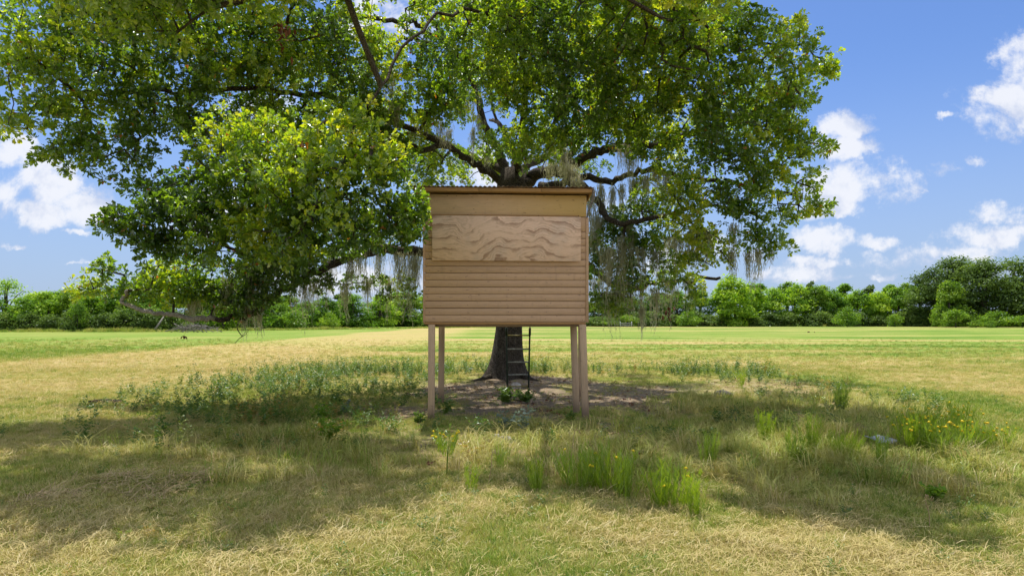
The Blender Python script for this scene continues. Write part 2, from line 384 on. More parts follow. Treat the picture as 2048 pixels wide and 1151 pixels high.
def build_ground():
    xp = axis([(0, 10, .2), (10, 24, .45), (24, 60, 1.5), (60, 160, 4), (160, 400, 20), (400, 2600, 220)])
    xs = np.concatenate([-xp[:0:-1], xp])
    ys = axis([(-400, -60, 40), (-60, -8, 6), (-8, 2, .8), (2, 22, .2), (22, 40, .45), (40, 90, 1.2), (90, 200, 2.2), (200, 420, 20), (420, 3000, 200)])
    X, Y = np.meshgrid(xs, ys); Z = ground_h(X, Y)
    V = np.stack([X, Y, Z], -1).reshape(-1, 3); nx, ny = len(xs), len(ys)
    i = np.arange(ny*nx).reshape(ny, nx); Q = np.stack([i[:-1, :-1], i[:-1, 1:], i[1:, 1:], i[1:, :-1]], -1).reshape(-1, 4)
    m, t = mat('meadow_ground'); pos = t.n('ShaderNodeNewGeometry').outputs['Position']
    g = attr(t, 'green'); b = attr(t, 'bare')
    n = t.noise(t.v('MULTIPLY', pos, (1, .8, 1)), 7, 6, .7); n2 = t.noise(pos, 1.1, 5, .65); n3 = t.noise(t.v('MULTIPLY', pos, (.35, 1.2, 1)), .8, 6, .7)
    f = t.m('ADD', g, t.m('ADD', t.m('MULTIPLY', t.m('SUBTRACT', n, .5), .55), t.m('MULTIPLY', t.m('SUBTRACT', n3, .5), .45)), clamp=True)
    far = t.ss(t.xyz(pos)[1], 8, 34)
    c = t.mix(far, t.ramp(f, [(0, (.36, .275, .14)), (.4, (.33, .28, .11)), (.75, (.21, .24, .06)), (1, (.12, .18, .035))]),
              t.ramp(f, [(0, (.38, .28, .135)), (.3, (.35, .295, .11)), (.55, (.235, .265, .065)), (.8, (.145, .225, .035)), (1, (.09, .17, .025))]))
    soil = t.mix(t.ss(t.m('ADD', t.m('MULTIPLY', n, .6), t.m('MULTIPLY', n2, .5)), .35, .75), (.125, .095, .066, 1), (.31, .24, .165, 1))
    c = t.mix(b, c, soil)
    finish(t, c, .95, t.m('ADD', n, n2), .8, .05, .05)
    me = mesh_np('ground', V, np.full(len(Q), 4), Q, m, {'green': green_f(V[:, 0], V[:, 1]), 'bare': bare_f(V[:, 0], V[:, 1])}, True)
    link('ground', me, kind='structure')
build_ground()
def gz(x, y): return float(ground_h(x, y))

# ------------------------------------------------------------------ hunting blind
def build_blind():
    d0 = 10.1
    root = empty('hunting_blind', (-.085, d0, 0), math.radians(3.0), label='tan painted wooden hunting blind raised on posts under the oak, plywood shutter closed', category='hunting blind')
    hw, dep, zb, zt = 1.222, 1.75, 1.447, 3.335
    bp = .1035
    # front siding boards
    nb = 13
    for k in range(nb):
        z = zb+.004+bp*k+random.uniform(-.0015, .0015)
        m = MB(); m.box((0, 0, 0), (2*hw-.045+random.uniform(-.004, .004), .02, bp-.0065), bev=.0025)
        o = m.build('board', M_SIDING, root); o.location = (-.012+random.uniform(-.003, .003), .012+random.uniform(-.0015, .0015), z+bp/2); o.rotation_euler = (random.uniform(-.012, .0), random.uniform(-.0012, .0012), 0)
    ztop = zb+bp*nb+.006
    m = MB(); m.box((0, 0, 0), (2*hw-.045, .018, 3.015-ztop-.006), bev=.002); o = m.build('lower_sheet', M_SIDING, root); o.location = (-.012, .012, (3.012+ztop)/2)
    m = MB(); m.box((0, 0, 0), (2*hw-.03, .02, zt-3.02), bev=.003); o = m.build('upper_sheet', M_SHEET, root); o.location = (-.012, .004, (zt+3.018)/2)
    # nail heads, scuffs on the upper sheet
    for (px, py) in ((895,393),(913,393),(1070,394),(1088,392),(1162,392),(1168,406),(1172,426),(897,430),(1023,427),(1024,433),(1102,431),(930,431),(942,428)):
        x = (px-CXP)/F*d0+.085; z = CAMZ-(py-HZ)/F*d0
        n = MB(); n.box((0, 0, 0), (random.uniform(.006, .016), .006, random.uniform(.005, .009)), bev=.001); o = n.build('nail', M_NAIL, root); o.location = (x, -.009, z)
    # corner trim and backing frame
    for s, w in ((1, .042), (-1, .024)):
        m = MB(); m.box((0, 0, 0), (w, .03, zt-zb-.32), bev=.003); o = m.build('corner_trim', M_SIDING, root); o.location = (s*(hw-.006)-(.01 if s > 0 else -.002), .008, (zt-.32+zb)/2)
    # shutter cover: a bare plywood sheet proud of the wall
    w, h = 296/F*d0, 89/F*d0
    zc = CAMZ-(477.5-HZ)/F*d0
    m = MB(); m.box((0, 0, 0), (w, .016, h), bev=.0015); o = m.build('shutter', M_PLY, root, label='bare plywood shutter with dark wavy grain'); o.location = ((1013.5-CXP)/F*d0+.085, -.045, zc); o.rotation_euler = (-.012, .003, 0)
    m = MB(); m.box((0, 0, 0), (w-.02, .04, .017), bev=.003); o = m.build('shutter_batten', M_FASCIA, root); o.location = ((1012-CXP)/F*d0+.085, -.0265, zc+h/2+.011)
    for px in (936, 1077, 1157):
        n = MB(); n.box((0, 0, 0), (.012, .01, .011), bev=.002); o = n.build('nail', M_NAIL, root); o.location = ((px-CXP)/F*d0+.085, -.05, zc+h/2+.013)
    m = MB(); m.box((0, 0, 0), (2*hw-.09, .012, zt-zb-.02)); o = m.build('gap_backing_sheet', M_INNER, root); o.location = (-.012, .033, (zt+zb)/2)  # added backing, keeps light from showing through the board gaps
    n = MB()                                             # nail heads along the studs
    for k in range(nb):
        for x in (-1.14, -.57, .02, .6, 1.12):
            if random.random() < .85: n.box((x+random.uniform(-.02, .02), .0, zb+bp*(k+.5)+random.uniform(-.02, .02)), (.008, .006, .008), bev=.002)
    n.build('nail_heads', M_NAIL, root, kind='stuff')
    # side and back walls of the same boards
    for s in (-1, 1):
        k = 0; z = zb
        while z < zt-.14:
            m = MB(); m.box((0, 0, 0), (.02, dep-.04, bp-.006), bev=.002); o = m.build('board', M_SIDING, root); o.location = (s*(hw-.035), dep/2+.03, z+bp/2); z += bp
        m = MB(); m.box((0, 0, 0), (.05, .05, zt-zb-.06)); o = m.build('stud', M_INNER, root); o.location = (s*(hw-.075), .07, (zb+zt)/2)
        m = MB(); m.box((0, 0, 0), (.05, .05, zt-zb-.2)); o = m.build('stud', M_INNER, root); o.location = (s*(hw-.075), dep-.04, (zb+zt)/2-.06)
    z = zb
    while z < zt-.16:
        m = MB(); m.box((0, 0, 0), (2*hw-.1, .02, bp-.006), bev=.002); o = m.build('board', M_SIDING, root); o.location = (0, dep+.02, z+bp/2); z += bp
    m = MB(); m.box((0, 0, 0), (2*hw-.12, dep-.06, .02)); o = m.build('floor_sheet', M_INNER, root); o.location = (0, dep/2+.02, zb+.035)
    for y in (.05, dep*.5, dep-.06):
        m = MB(); m.box((0, 0, 0), (2*hw-.12, .04, .085)); o = m.build('joist', M_INNER, root); o.location = (0, y, zb-.022)
    m = MB(); m.box((0, 0, 0), (2*hw-.05, .03, .03), bev=.003); o = m.build('bottom_trim', M_FASCIA, root); o.location = (-.012, .012, zb-.014)
    # small ledge on the right wall
    m = MB(); m.box((0, 0, 0), (.05, .5, .07), bev=.004); o = m.build('window_ledge', M_SIDING, root); o.location = (hw+.0, .55, 2.12)
    # fascia in three lengths, rake boards, roof sheets
    zf = 3.374
    for (a, b) in ((-1.335, -.408), (-.403, .508), (.513, 1.258)):
        m = MB(); m.box((0, 0, 0), (b-a, .022, .056), bev=.003); o = m.build('fascia', M_FASCIA, root); o.location = ((a+b)/2, -.16, zf); o.rotation_euler = (0, random.uniform(-.002, .002), 0)
    m = MB(); m.box((0, 0, 0), (2.56, .15, .012)); o = m.build('soffit', M_FASCIA, root); o.location = (-.04, -.075, 3.356)
    for s, xx in ((-1, -1.325), (1, 1.246)):
        m = MB(); m.hexa([(xx-.012, -.146, zf-.035), (xx+.012, -.146, zf-.035), (xx+.012, dep+.2, zf-.26), (xx-.012, dep+.2, zf-.26)],
                         [(xx-.012, -.146, zf+.035), (xx+.012, -.146, zf+.035), (xx+.012, dep+.2, zf-.19), (xx-.012, dep+.2, zf-.19)])
        m.build('rake_board', M_FASCIA, root)
    for k in range(4):                                   # corrugated sheets
        m = MB(); x0 = -1.37+k*.66; n = 36; wv = .067
        vs, fs = [], []
        for j, (yy, dz) in enumerate(((-.2, 0), (.4, -.058), (1.1, -.13), (dep+.25, -.215))):
            for i in range(n+1):
                x = x0+i*.672/n; vs.append((x, yy+.004*math.sin(i*1.7), zf+.041+.003*k+dz+.0095*math.sin(2*math.pi*x/wv)))
        for j in range(3):
            for i in range(n): fs.append((j*(n+1)+i, j*(n+1)+i+1, (j+1)*(n+1)+i+1, (j+1)*(n+1)+i))
        m.add(vs, fs); o = m.build('roof_sheet', M_TIN, root, True)
        sm = o.modifiers.new('thickness', 'SOLIDIFY'); sm.thickness = .003
    # loose curved strip hanging from the right eave
    pts = [Vector((1.262, -.15, 3.41)), Vector((1.275, -.165, 3.36)), Vector((1.27, -.16, 3.27)), Vector((1.235, -.14, 3.16)), Vector((1.2, -.11, 3.06)), Vector((1.185, -.1, 2.99))]
    m = MB(); m.tube(pts, [.02, .024, .022, .017, .012, .008], 6, wob=.2); m.build('loose_strip', M_DEAD, root, True)
    # posts: (top px, base px, base row, distance)
    Ri = Matrix.Rotation(-math.radians(3.0), 4, 'Z')
    for (tp, bpx, d, w, zt_) in ((863.5, 862.5, gd(842), .092, zb-.03), (1165, 1171.5, gd(842), .098, zb-.03), (883.5, 882, gd(808), .1, zb-.066), (1147, 1153.5, gd(829), .098, zb-.066), (1160, 1161, gd(800), .07, zb-.066)):
        top = P(tp, 0, d); bot = P(bpx, 0, d)
        z0 = gz(bot[0], d)-.12
        q = []
        for (cx_, zz) in ((bot[0], z0), (top[0], zt_)):
            q.append([Ri @ (Vector((cx_+sx*w/2, d+sy*w/2, zz))-Vector((-.085, d0, 0))) for sx, sy in ((-1, -1), (1, -1), (1, 1), (-1, 1))])
        m = MB(); m.hexa(q[0], q[1]); o = m.build('leg', M_POST, root)
        bv = o.modifiers.new('edge', 'BEVEL'); bv.width = .006; bv.segments = 1
build_blind()

def build_ladder():
    xb, yb = G(1037, 803); yb = 12.45; xb = (1036-CXP)/F*yb
    z0 = gz(xb, yb)
    root = empty('ladder', (xb, yb, z0), 0, label='narrow dark green metal ladder with rusty rungs standing behind the blind before the trunk', category='ladder')
    hw = .2
    for s in (-1, 1):
        m = MB(); m.tube([(s*(hw-.012), .02, -.05), (s*hw, -.1, .7), (s*(hw+.012), -.2, 1.32)], .0165, 8); m.build('rail', M_GREEN_METAL, root, True)
        m = MB(); m.tube([(s*(hw+.012), -.2, 1.325), (s*(hw+.012), -.215, 1.41)], .011, 8); m.build('rail_tip', M_STEEL, root, True)
        m = MB(); m.tube([(s*(hw+.010), -.185, 1.2), (s*(hw+.012), -.2, 1.335)], .023, 8); m.build('rail_sleeve', M_GREEN_METAL, root, True)
    for k, z in enumerate((.02, .27, .485, .715, .955, 1.2)):
        m = MB(); y = .02-.22*z/1.3
        m.tube([(-hw+.004, y, z), (hw-.004, y, z+random.uniform(-.004, .004))], .0125, 8); m.build('rung', (M_RUNG, M_RUNG, M_STEEL, M_STEEL, M_STEEL, M_RUNG)[k], root, True)
build_ladder()

# ------------------------------------------------------------------ the great oak
OAK = empty('oak_tree', (0, 0, 0), 0, label='huge spreading oak hung with grey moss, shading the wooden blind', category='tree')
def smooth_path(pts, n=6):
    """Catmull-Rom through the points"""
    p = [np.array(q, float) for q in pts]; p = [2*p[0]-p[1]]+p+[2*p[-1]-p[-2]]; out = []
    for i in range(1, len(p)-2):
        for k in range(n):
            t = k/n
            out.append(.5*((2*p[i])+(-p[i-1]+p[i+1])*t+(2*p[i-1]-5*p[i]+4*p[i+1]-p[i+2])*t*t+(-p[i-1]+3*p[i]-3*p[i+1]+p[i+2])*t**3))
    out.append(p[-2]); return np.array(out)
def build_oak():
    # trunk with root flare
    m = MB(); seg = 40; rows = []
    prof = [(-.25, .85), (0, .53), (.1, .48), (.25, .43), (.5, .38), (.8, .345), (1.2, .31), (1.7, .295), (2.4, .3), (3.2, .32), (4.0, .36), (4.6, .40), (5.0, .30)]
    for j, (z, r) in enumerate(prof):
        cx_ = TREE[0]+.02*math.sin(z*1.1)+.045*max(z, 0); cy_ = TREE[1]
        row = []
        for k in range(seg):
            an = 2*math.pi*k/seg
            fl = 1+max(0, 1-z/.75)**1.6*.30*max(0, math.cos(an*5+.8))+.035*math.sin(an*11+z*1.3)+.03*math.sin(an*7-z*.9)+.02*random.uniform(-1, 1)
            row.append((cx_+math.cos(an)*r*fl, cy_+math.sin(an)*r*fl, z+gz(TREE[0], TREE[1])*.6))
        rows += row
    m.add(rows, [(j*seg+k, j*seg+(k+1) % seg, (j+1)*seg+(k+1) % seg, (j+1)*seg+k) for j in range(len(prof)-1) for k in range(seg)]+[tuple(range((len(prof)-1)*seg, len(prof)*seg))])
    o = m.build('trunk', M_BARK, OAK, True)
    # surface roots
    for (pts, r) in (([(-.5, 15.95, .12), (-.85, 15.6, .05), (-1.2, 15.4, .0), (-1.5, 15.3, -.1)], .06), ([(.2, 16, .12), (.6, 15.6, .05), (1.0, 15.4, .0), (1.5, 15.4, -.13)], .055), ([(-.15, 15.8, .12), (-.1, 15.3, .04), (-.2, 14.8, .0), (-.1, 14.4, -.12)], .05)):
        q = smooth_path(pts, 4)
        for p in q: p[2] += gz(p[0], p[1])-.06
        m = MB(); m.tube(q, np.linspace(r, r*.3, len(q)), 8, wob=.12); m.build('root', M_BARK, OAK, True)
    # limbs through hand-set points: (list of (px,py,d), r0, r1)
    C = (1030, 352, 16.3)
    limbs = [
        ([(1022,380,16.3),(985,348,16.2),(940,318,15.8),(895,292,15.3),(850,270,14.8),(780,235,14),(690,200,13),(560,180,12.2),(440,180,11.6),(300,185,10.9),(150,190,10.4)], .125, .03),
        ([(1020,365,16.4),(1000,310,16.4),(972,255,16.2),(952,190,15.8),(925,120,15.2),(890,70,14.6),(845,20,14),(790,-50,13)], .155, .04),
        ([(1045,370,16.3),(1080,345,16.1),(1125,346,15.8),(1160,318,15.4),(1200,303,15),(1260,292,14.6),(1330,285,14),(1400,260,13.4),(1480,230,12.8),(1570,200,12.2)], .2, .04),
        ([(1150,350,15.6),(1215,360,15.2),(1260,352,14.8),(1305,338,14.4),(1360,352,13.8),(1420,360,13.3),(1500,370,12.7),(1590,390,12.1)], .10, .03),
        ([(1080,372,15.9),(1150,365,15.1),(1188,395,14.6),(1215,436,14.2),(1262,442,13.9),(1330,432,13.5),(1385,415,13.2),(1470,420,12.8),(1540,440,12.5)], .12, .025),
        ([(1075,480,16.4),(1150,515,16.2),(1195,548,15.9),(1232,572,15.5),(1280,575,15.2),(1310,563,15),(1375,562,14.6),(1440,555,14.2)], .14, .035),
        ([(985,470,16.3),(900,496,15.9),(840,502,15.5),(770,500,14.9),(700,515,14.3),(620,545,13.6),(560,583,13),(520,620,12.6),(480,632,12.3),(430,637,12.1)], .17, .05),
        ([(1125,346,15.8),(1150,295,15.6),(1168,255,15.3),(1185,205,15),(1200,140,14.4),(1225,70,13.6),(1260,0,13)], .11, .04),
        ([(1250,292,14.6),(1268,250,14.3),(1285,205,14),(1330,160,13.6),(1400,110,13),(1500,90,12.4),(1600,90,12)], .075, .02),
        ([(900,82,14.7),(860,68,14.3),(820,40,13.9),(760,38,13.3),(700,30,12.8),(600,60,12.2),(470,70,11.6),(320,80,11),(150,60,10.4)], .085, .02),
        ([(865,88,14.9),(820,75,14.2),(780,90,13.7),(740,110,13.2),(660,130,12.6)], .06, .02),
        ([(1035,350,16.2),(1045,280,15),(1050,190,13.6),(1040,60,12),(1010,-120,10.4),(980,-330,9),(940,-560,7.8)], .11, .03),
        ([(1040,60,12),(940,20,11),(840,60,10),(760,180,9.2),(700,280,8.7),(650,380,8.5)], .04, .015),
        ([(1010,-120,10.4),(1150,-60,10.2),(1300,20,10.6),(1420,60,11.3)], .07, .02),
        ([(895,292,15.3),(800,300,14.2),(690,330,12.8),(560,350,11.4),(450,340,10.5),(340,390,10),(260,430,9.4)], .08, .018),
        ([(620,545,13.6),(560,520,12.6),(470,500,11.4),(400,470,10.2),(350,470,9.6)], .06, .015),
        ([(1035,345,16.5),(1020,300,18),(1000,250,20),(980,240,22)], .14, .05),
        ([(1040,345,16.5),(1130,290,18),(1250,240,19.6),(1330,200,20.5)], .12, .04),
        ([(1015,345,16.5),(900,290,18),(760,240,19.5),(640,230,20.5)], .12, .04),
        ([(1000,-120,12.),(800,-160,11),(560,-120,10.2),(340,-60,10)], .07, .02),
        ([(1025,0,13.6),(1100,-150,13),(1230,-260,12.4),(1400,-220,12)], .08, .02),
    ]
    nodes = []; par = []; nrad = []
    for (pts, r0, r1) in limbs:
        w = smooth_path([P(*q) for q in pts], 5)
        w[1:-1] += rng.normal(0, .03, (len(w)-2, 3))
        r = .86*(r0+(r1-r0)*np.linspace(0, 1, len(w))**.7)
        m = MB(); m.tube(w, r, 10, wob=.10); m.build('limb', M_BARK, OAK, True)
        nodes += list(w); nrad += list(r)
    # low branch at the far left, sunlight painted into its pale bark
    w = smooth_path([P(*q) for q in [(430,637,12.1),(400,638,12),(372,635,11.95),(340,628,11.9),(315,625,11.85),(285,618,11.8),(262,612,11.8),(244,606,11.75),(250,592,11.75),(256,580,11.7)]], 4)
    w[1:-1] += rng.normal(0, .012, (len(w)-2, 3))
    m = MB(); m.tube(w, np.linspace(.05, .026, len(w)), 9, wob=.12); m.build('sunlit_limb', M_PALE, OAK, True, label='pale bare low branch at the end of the drooping limb')
    nodes += list(w); nrad += list(np.linspace(.05, .026, len(w)))
    for pts in ([(1125,300,14.6),(1133,322,14.4),(1140,350,14.2),(1150,380,14)], [(1140,340,14.3),(1155,355,14.2),(1168,372,14.1)]):
        w = smooth_path([P(*q) for q in pts], 4); m = MB(); m.tube(w, np.linspace(.035, .05, len(w)), 8, wob=.25); m.build('mossy_stub', M_PALE, OAK, True)
    # foliage masses: px, py, d, radius
    B = [(80,60,10,.8),(75,170,10,.72),(60,230,10,.45),(200,50,10.5,.95),(190,180,10.5,.85),(130,280,10,.42),(120,312,10,.2),(160,305,10.1,.25),(320,80,11,1.05),(330,200,11,.95),(440,60,11.5,1.05),(450,180,11.5,.95),(270,290,10.5,.5),(385,270,11,.6),
         (215,345,10,.28),(270,385,9.8,.32),(320,360,10,.3),(400,345,10.4,.42),(370,410,9.6,.5),(310,440,9.5,.42),(250,455,9.2,.22),(222,437,9,.14),(430,450,9.5,.6),(340,492,9.5,.36),(300,495,9.5,.2),(470,400,9.6,.55),
         (640,300,8.7,.5),(730,285,8.6,.42),(700,370,8.4,.55),(620,390,8.6,.55),(775,350,8.6,.32),(560,360,9,.6),(800,430,8.8,.28),(815,470,8.9,.2),(755,450,8.8,.38),(680,460,9,.45),(600,480,9,.45),(520,450,9.2,.55),(500,370,9.4,.55),(480,290,9.8,.6),(565,280,9.4,.5),(825,400,8.9,.16),
         (600,180,13,1.2),(710,190,13.6,1.0),(640,70,12,1.15),(555,100,12,1.0),(745,60,12.6,.6),(520,240,12,.5),(620,250,13,.8),(740,250,14,.8),(800,240,14.6,.6),(830,180,14,.7),
         (195,570,12,.22),(165,575,12.2,.16),(265,575,12,.3),(330,560,12,.42),(400,555,12,.5),(470,555,12.2,.5),(545,535,12.5,.5),(215,535,12,.14),(430,590,12,.33),(350,580,12,.25),(380,520,11.5,.35),(500,515,11.8,.5),
         (600,510,13.5,.55),(680,490,14,.5),(770,470,14.4,.5),(720,440,13.6,.5),(640,440,13,.6),(820,440,15,.4),(600,570,13.4,.25),(700,560,14.4,.3),(760,580,14.8,.25),(650,570,14,.2),(800,570,15.2,.3),(500,590,12.6,.25),
         (930,60,12.4,.8),(1000,40,11.5,1.0),(1080,60,11.5,1.0),(880,150,13.4,.8),(955,165,14,.6),(1010,110,12.5,.85),(1065,170,13,.75),(870,215,14.4,.6),(800,110,13.6,.6),(860,20,13,.55),(1010,190,13.2,.45),
         (1060,265,13.6,.5),(1110,225,13,.65),(1020,285,14.5,.35),(1085,290,13.8,.35),(850,330,16,.55),(925,350,16.5,.3),(880,280,16,.35),(1000,330,16.8,.3),(965,310,17,.28),(860,365,15.6,.4),
         (1170,60,11.5,1.0),(1260,40,11.5,.9),(1350,50,11.5,.85),(1420,60,12,.65),(1470,60,12,.3),(1180,150,12,.9),(1280,130,12,.9),(1380,150,12,.9),(1250,220,13,.75),(1345,225,12.6,.7),(1170,220,13.6,.55),(1215,190,13,.6),
         (1510,100,12,.6),(1585,75,12,.3),(1600,42,12,.14),(1560,150,12,.6),(1625,130,12,.3),(1655,140,12,.14),(1470,170,12,.75),(1555,230,12,.6),(1465,270,12,.8),(1550,300,12,.65),(1610,275,12,.36),(1645,300,12,.2),(1480,370,12,.7),(1560,380,12,.5),(1610,365,12,.22),(1600,420,12,.22),(1635,412,12,.13),(1540,440,12,.38),(1420,430,12.5,.6),(1380,345,13,.55),(1405,270,12.8,.7),(1500,470,12,.3),(1350,420,13,.5),(1440,500,12.4,.25),(1550,490,12,.2),(1390,510,12.8,.3),
         (1290,410,14,.42),(1335,470,14,.5),(1250,480,14.6,.45),(1195,540,15.4,.45),(1200,590,15.4,.4),(1290,520,14.4,.35),(1370,560,14.2,.28),(1240,600,15,.3),(1310,380,14.6,.35),(1190,480,15,.3),(1395,590,14,.2),(1320,560,14.6,.25),(1245,535,15,.3),
         (300,572,12,.3),(355,585,12,.26),(440,598,12,.25),(250,578,11.9,.2),(480,592,12.1,.35),(520,572,12.4,.4),(335,545,11.8,.3),(395,575,11.9,.35),(1230,450,14.4,.4),(1280,470,14.2,.4),(1400,470,13,.45),(1340,530,14,.3),(1190,515,15,.35),(1260,560,14.8,.3),(560,545,12.8,.4),(620,540,13.4,.35),(845,262,15,.42),(800,295,14.5,.42),(870,318,15.5,.3),(760,300,14,.5),(1000,225,15.5,.3),(930,215,15.5,.35),(1050,300,13.2,.38),(1100,280,13,.4),(962,285,15.6,.3),(1200,262,13.5,.4),(1270,252,13.2,.45),(1150,285,13.6,.3),(1000,345,17.5,.35),(1110,320,17.5,.4),(900,320,17,.35),(1190,330,17,.35),(1240,420,15.5,.3),(1320,300,13.2,.4),(820,320,14.6,.4),(1200,250,15,.5),(1310,255,14.6,.5),(1150,400,16.5,.25),(1340,320,14,.3)]
    blobs = [(*P(a, b, d), r) for a, b, d, r in B]
    # crown roof and sides beyond the picture's upper edge and behind
    k = 0
    while k < 20:
        th, rr = rng.uniform(0, 2*math.pi), math.sqrt(rng.uniform(0, 1))
        x, y = .2+8.0*rr*math.cos(th), 15.2+8.2*rr*math.sin(th)
        z = 5.2+4.4*math.sqrt(max(0, 1-rr*rr))+rng.uniform(-.7, .4)
        py = HZ-(z-CAMZ)*F/y; px = CXP+x*F/y
        R_ = rng.uniform(.8, 1.1)
        if y < 15.5 and (py+1.25*R_*F/y > 0 or x > 5.6-.12*max(0, 12-y)): continue
        if y >= 15.5 and (py > 235 or (py > 150 and 850 < px < 1150)): continue
        if x < -6.9 or x > 7.1: continue
        blobs.append((x, y, z, R_)); k += 1
    for (x, y, z, r) in ((-1.9, 7.6, 5.9, .9), (-3.2, 7.4, 5.6, .9), (-4.3, 7.9, 5.5, .9), (-5.2, 8.4, 5.6, .9), (-3.4, 6.7, 5.3, .6), (-2.3, 6.6, 5.5, .6), (2.2, 7.6, 5.7, .9), (2.4, 7.3, 5.9, .7), (2.4, 6.7, 5.6, .5), (3.0, 8.2, 6.3, .8), (4.2, 10.5, 7.6, .8), (-4.2, 6.9, 5.1, .55)):
        blobs.append((x, y, z, r))
    att = []; att_r = []
    for (x, y, z, r) in blobs:
        n = max(3, int(rng.normal(13.5, 1)*(r/.5)**2.35*(.58 if y > 9.7 else .85)+3)) if r > .2 else 4
        v = rng.normal(0, 1, (n, 3)); v /= np.linalg.norm(v, axis=1)[:, None]
        q = np.array([x, y, z])+v*(r*(rng.uniform(.12, 1, n)**.45))[:, None]*np.array([1.05, 1.05, .82])
        att += list(q); att_r += [min(1, r/.4)]*n
    att = np.array(att)
    # keep a few windows of sky open where limbs show
    holes = [(905,275,38,26),(955,335,30,24),(1005,232,24,30),(1225,395,34,28),(1150,395,16,25),(778,62,24,20),(533,232,18,16),(265,345,70,16),(345,335,40,18),(700,440,8,12),(1240,330,30,8),(690,545,26,12),(745,532,18,14),(600,590,24,20),(760,610,60,22)]
    sx = CXP+att[:, 0]*F/att[:, 1]; sy = HZ-(att[:, 2]-CAMZ)*F/att[:, 1]
    keep = np.ones(len(att), bool)
    for (hx, hy, a, b) in holes: keep &= ~((((sx-hx)/a)**2+((sy-hy)/b)**2 < 1) & (rng.random(len(att)) < .93))
    # nothing may hang through the blind
    keep &= ~((np.abs(att[:, 0]+.08) < 1.5) & (att[:, 1] > 9.7) & (att[:, 1] < 12.6) & (att[:, 2] < 3.9))
    att = att[keep]; att_r = np.array(att_r)[keep]
    # twigs: each clump joins the nearest wood grown so far
    N = np.array(nodes); par = [-1]*len(N); cnt_base = len(N)
    dist = np.array([np.min(np.sum((N-a)**2, 1)) for a in att]); order = np.argsort(dist)
    cap = len(N)+len(att)*7; NN = np.zeros((cap, 3)); NN[:len(N)] = N; n = len(N); tip = []
    for i in order:
        a = att[i]; dd = np.sum((NN[:n]-a)**2, 1); j = int(np.argmin(dd)); L = math.sqrt(dd[j])
        s = max(1, min(6, int(L/.22))); prev = j
        side = rng.normal(0, .07*L, 3); sag = .06*L
        for q in range(1, s+1):
            t = q/s; p = NN[j]+(a-NN[j])*t+side*math.sin(math.pi*t)+np.array([0, 0, sag*math.sin(math.pi*t)])
            NN[n] = p; par.append(prev); prev = n; n += 1
        tip.append(prev)
    load = np.zeros(n); load[tip] += 1
    for i in range(n-1, cnt_base-1, -1): load[par[i]] += load[i]
    rad = .0052*np.maximum(load, 1)**.47
    idx = np.arange(cnt_base, n); A = NN[np.array(par)[idx]]; Bv = NN[idx]; r1 = np.minimum(rad[idx], .04); r0 = np.minimum(np.where(np.array(par)[idx] < cnt_base, rad[idx]*1.1, rad[np.array(par)[idx]]), .043)
    T = Bv-A; L = np.linalg.norm(T, axis=1)[:, None]+1e-9; T = T/L
    U = np.cross(T, np.array([.3, .2, .93])); U /= np.linalg.norm(U, axis=1)[:, None]+1e-9; Wv = np.cross(T, U)
    sg = 5; ang = np.arange(sg)*2*math.pi/sg
    ring = lambda c, r: c[:, None, :]+r[:, None, None]*(np.cos(ang)[None, :, None]*U[:, None, :]+np.sin(ang)[None, :, None]*Wv[:, None, :])
    V = np.concatenate([ring(A, r0), ring(Bv+T*r1[:, None]*.6, r1)], 1).reshape(-1, 3)
    b = (np.arange(len(idx))*2*sg)[:, None, None]; kk = np.arange(sg)
    Q = np.stack([kk, (kk+1) % sg, (kk+1) % sg+sg, kk+sg], -1)[None]+b
    link('twigs', mesh_np('twigs', V, np.full(len(idx)*sg, 4), Q.reshape(-1), M_TWIG, None, True), OAK, kind='stuff')
    return att, att_r, np.array(nodes)
ATT, ATT_R, LIMBS = build_oak()

# one leaf: lobed outline folded along the midrib
LV1 = np.array([(0, 0, 0), (-.15, .34, .06), (-.06, .48, .03), (-.30, .74, .13), (0, 1, -.06), (.30, .74, .13), (.06, .48, .03), (.15, .34, .06), (0, .5, -.04)])
LF1 = [(0, 8, 2, 1), (8, 4, 3, 2), (0, 7, 6, 8), (8, 6, 5, 4)]
LV2 = np.array([(0, 0, 0), (-.10, .40, .05), (-.29, .72, .12), (0, 1, -.06), (.29, .72, .12), (.10, .40, .05)])
LF2 = [(0, 3, 2, 1), (0, 5, 4, 3)]
def leaves_mesh(name, pos, direc, size, tone, material, simple_=False):
    LV, LF = (LV2, LF2) if simple_ else (LV1, LF1)
    n = len(pos); direc = direc/np.linalg.norm(direc, axis=1)[:, None]
    ref = np.tile(np.array([[0, 0, 1.]]), (n, 1))+rng.normal(0, .55, (n, 3))
    X = np.cross(direc, ref); X /= np.linalg.norm(X, axis=1)[:, None]+1e-9; Zv = np.cross(X, direc)
    V = pos[:, None]+size[:, None, None]*(LV[None, :, 0, None]*X[:, None]+LV[None, :, 1, None]*direc[:, None]+LV[None, :, 2, None]*Zv[:, None])
    Fi = (np.arange(n)*len(LV))[:, None, None]+np.array(LF)[None]
    return mesh_np(name, V.reshape(-1, 3), np.full(n*len(LF), 4), Fi.reshape(-1), material, {'tone': np.repeat(tone, len(LV))})
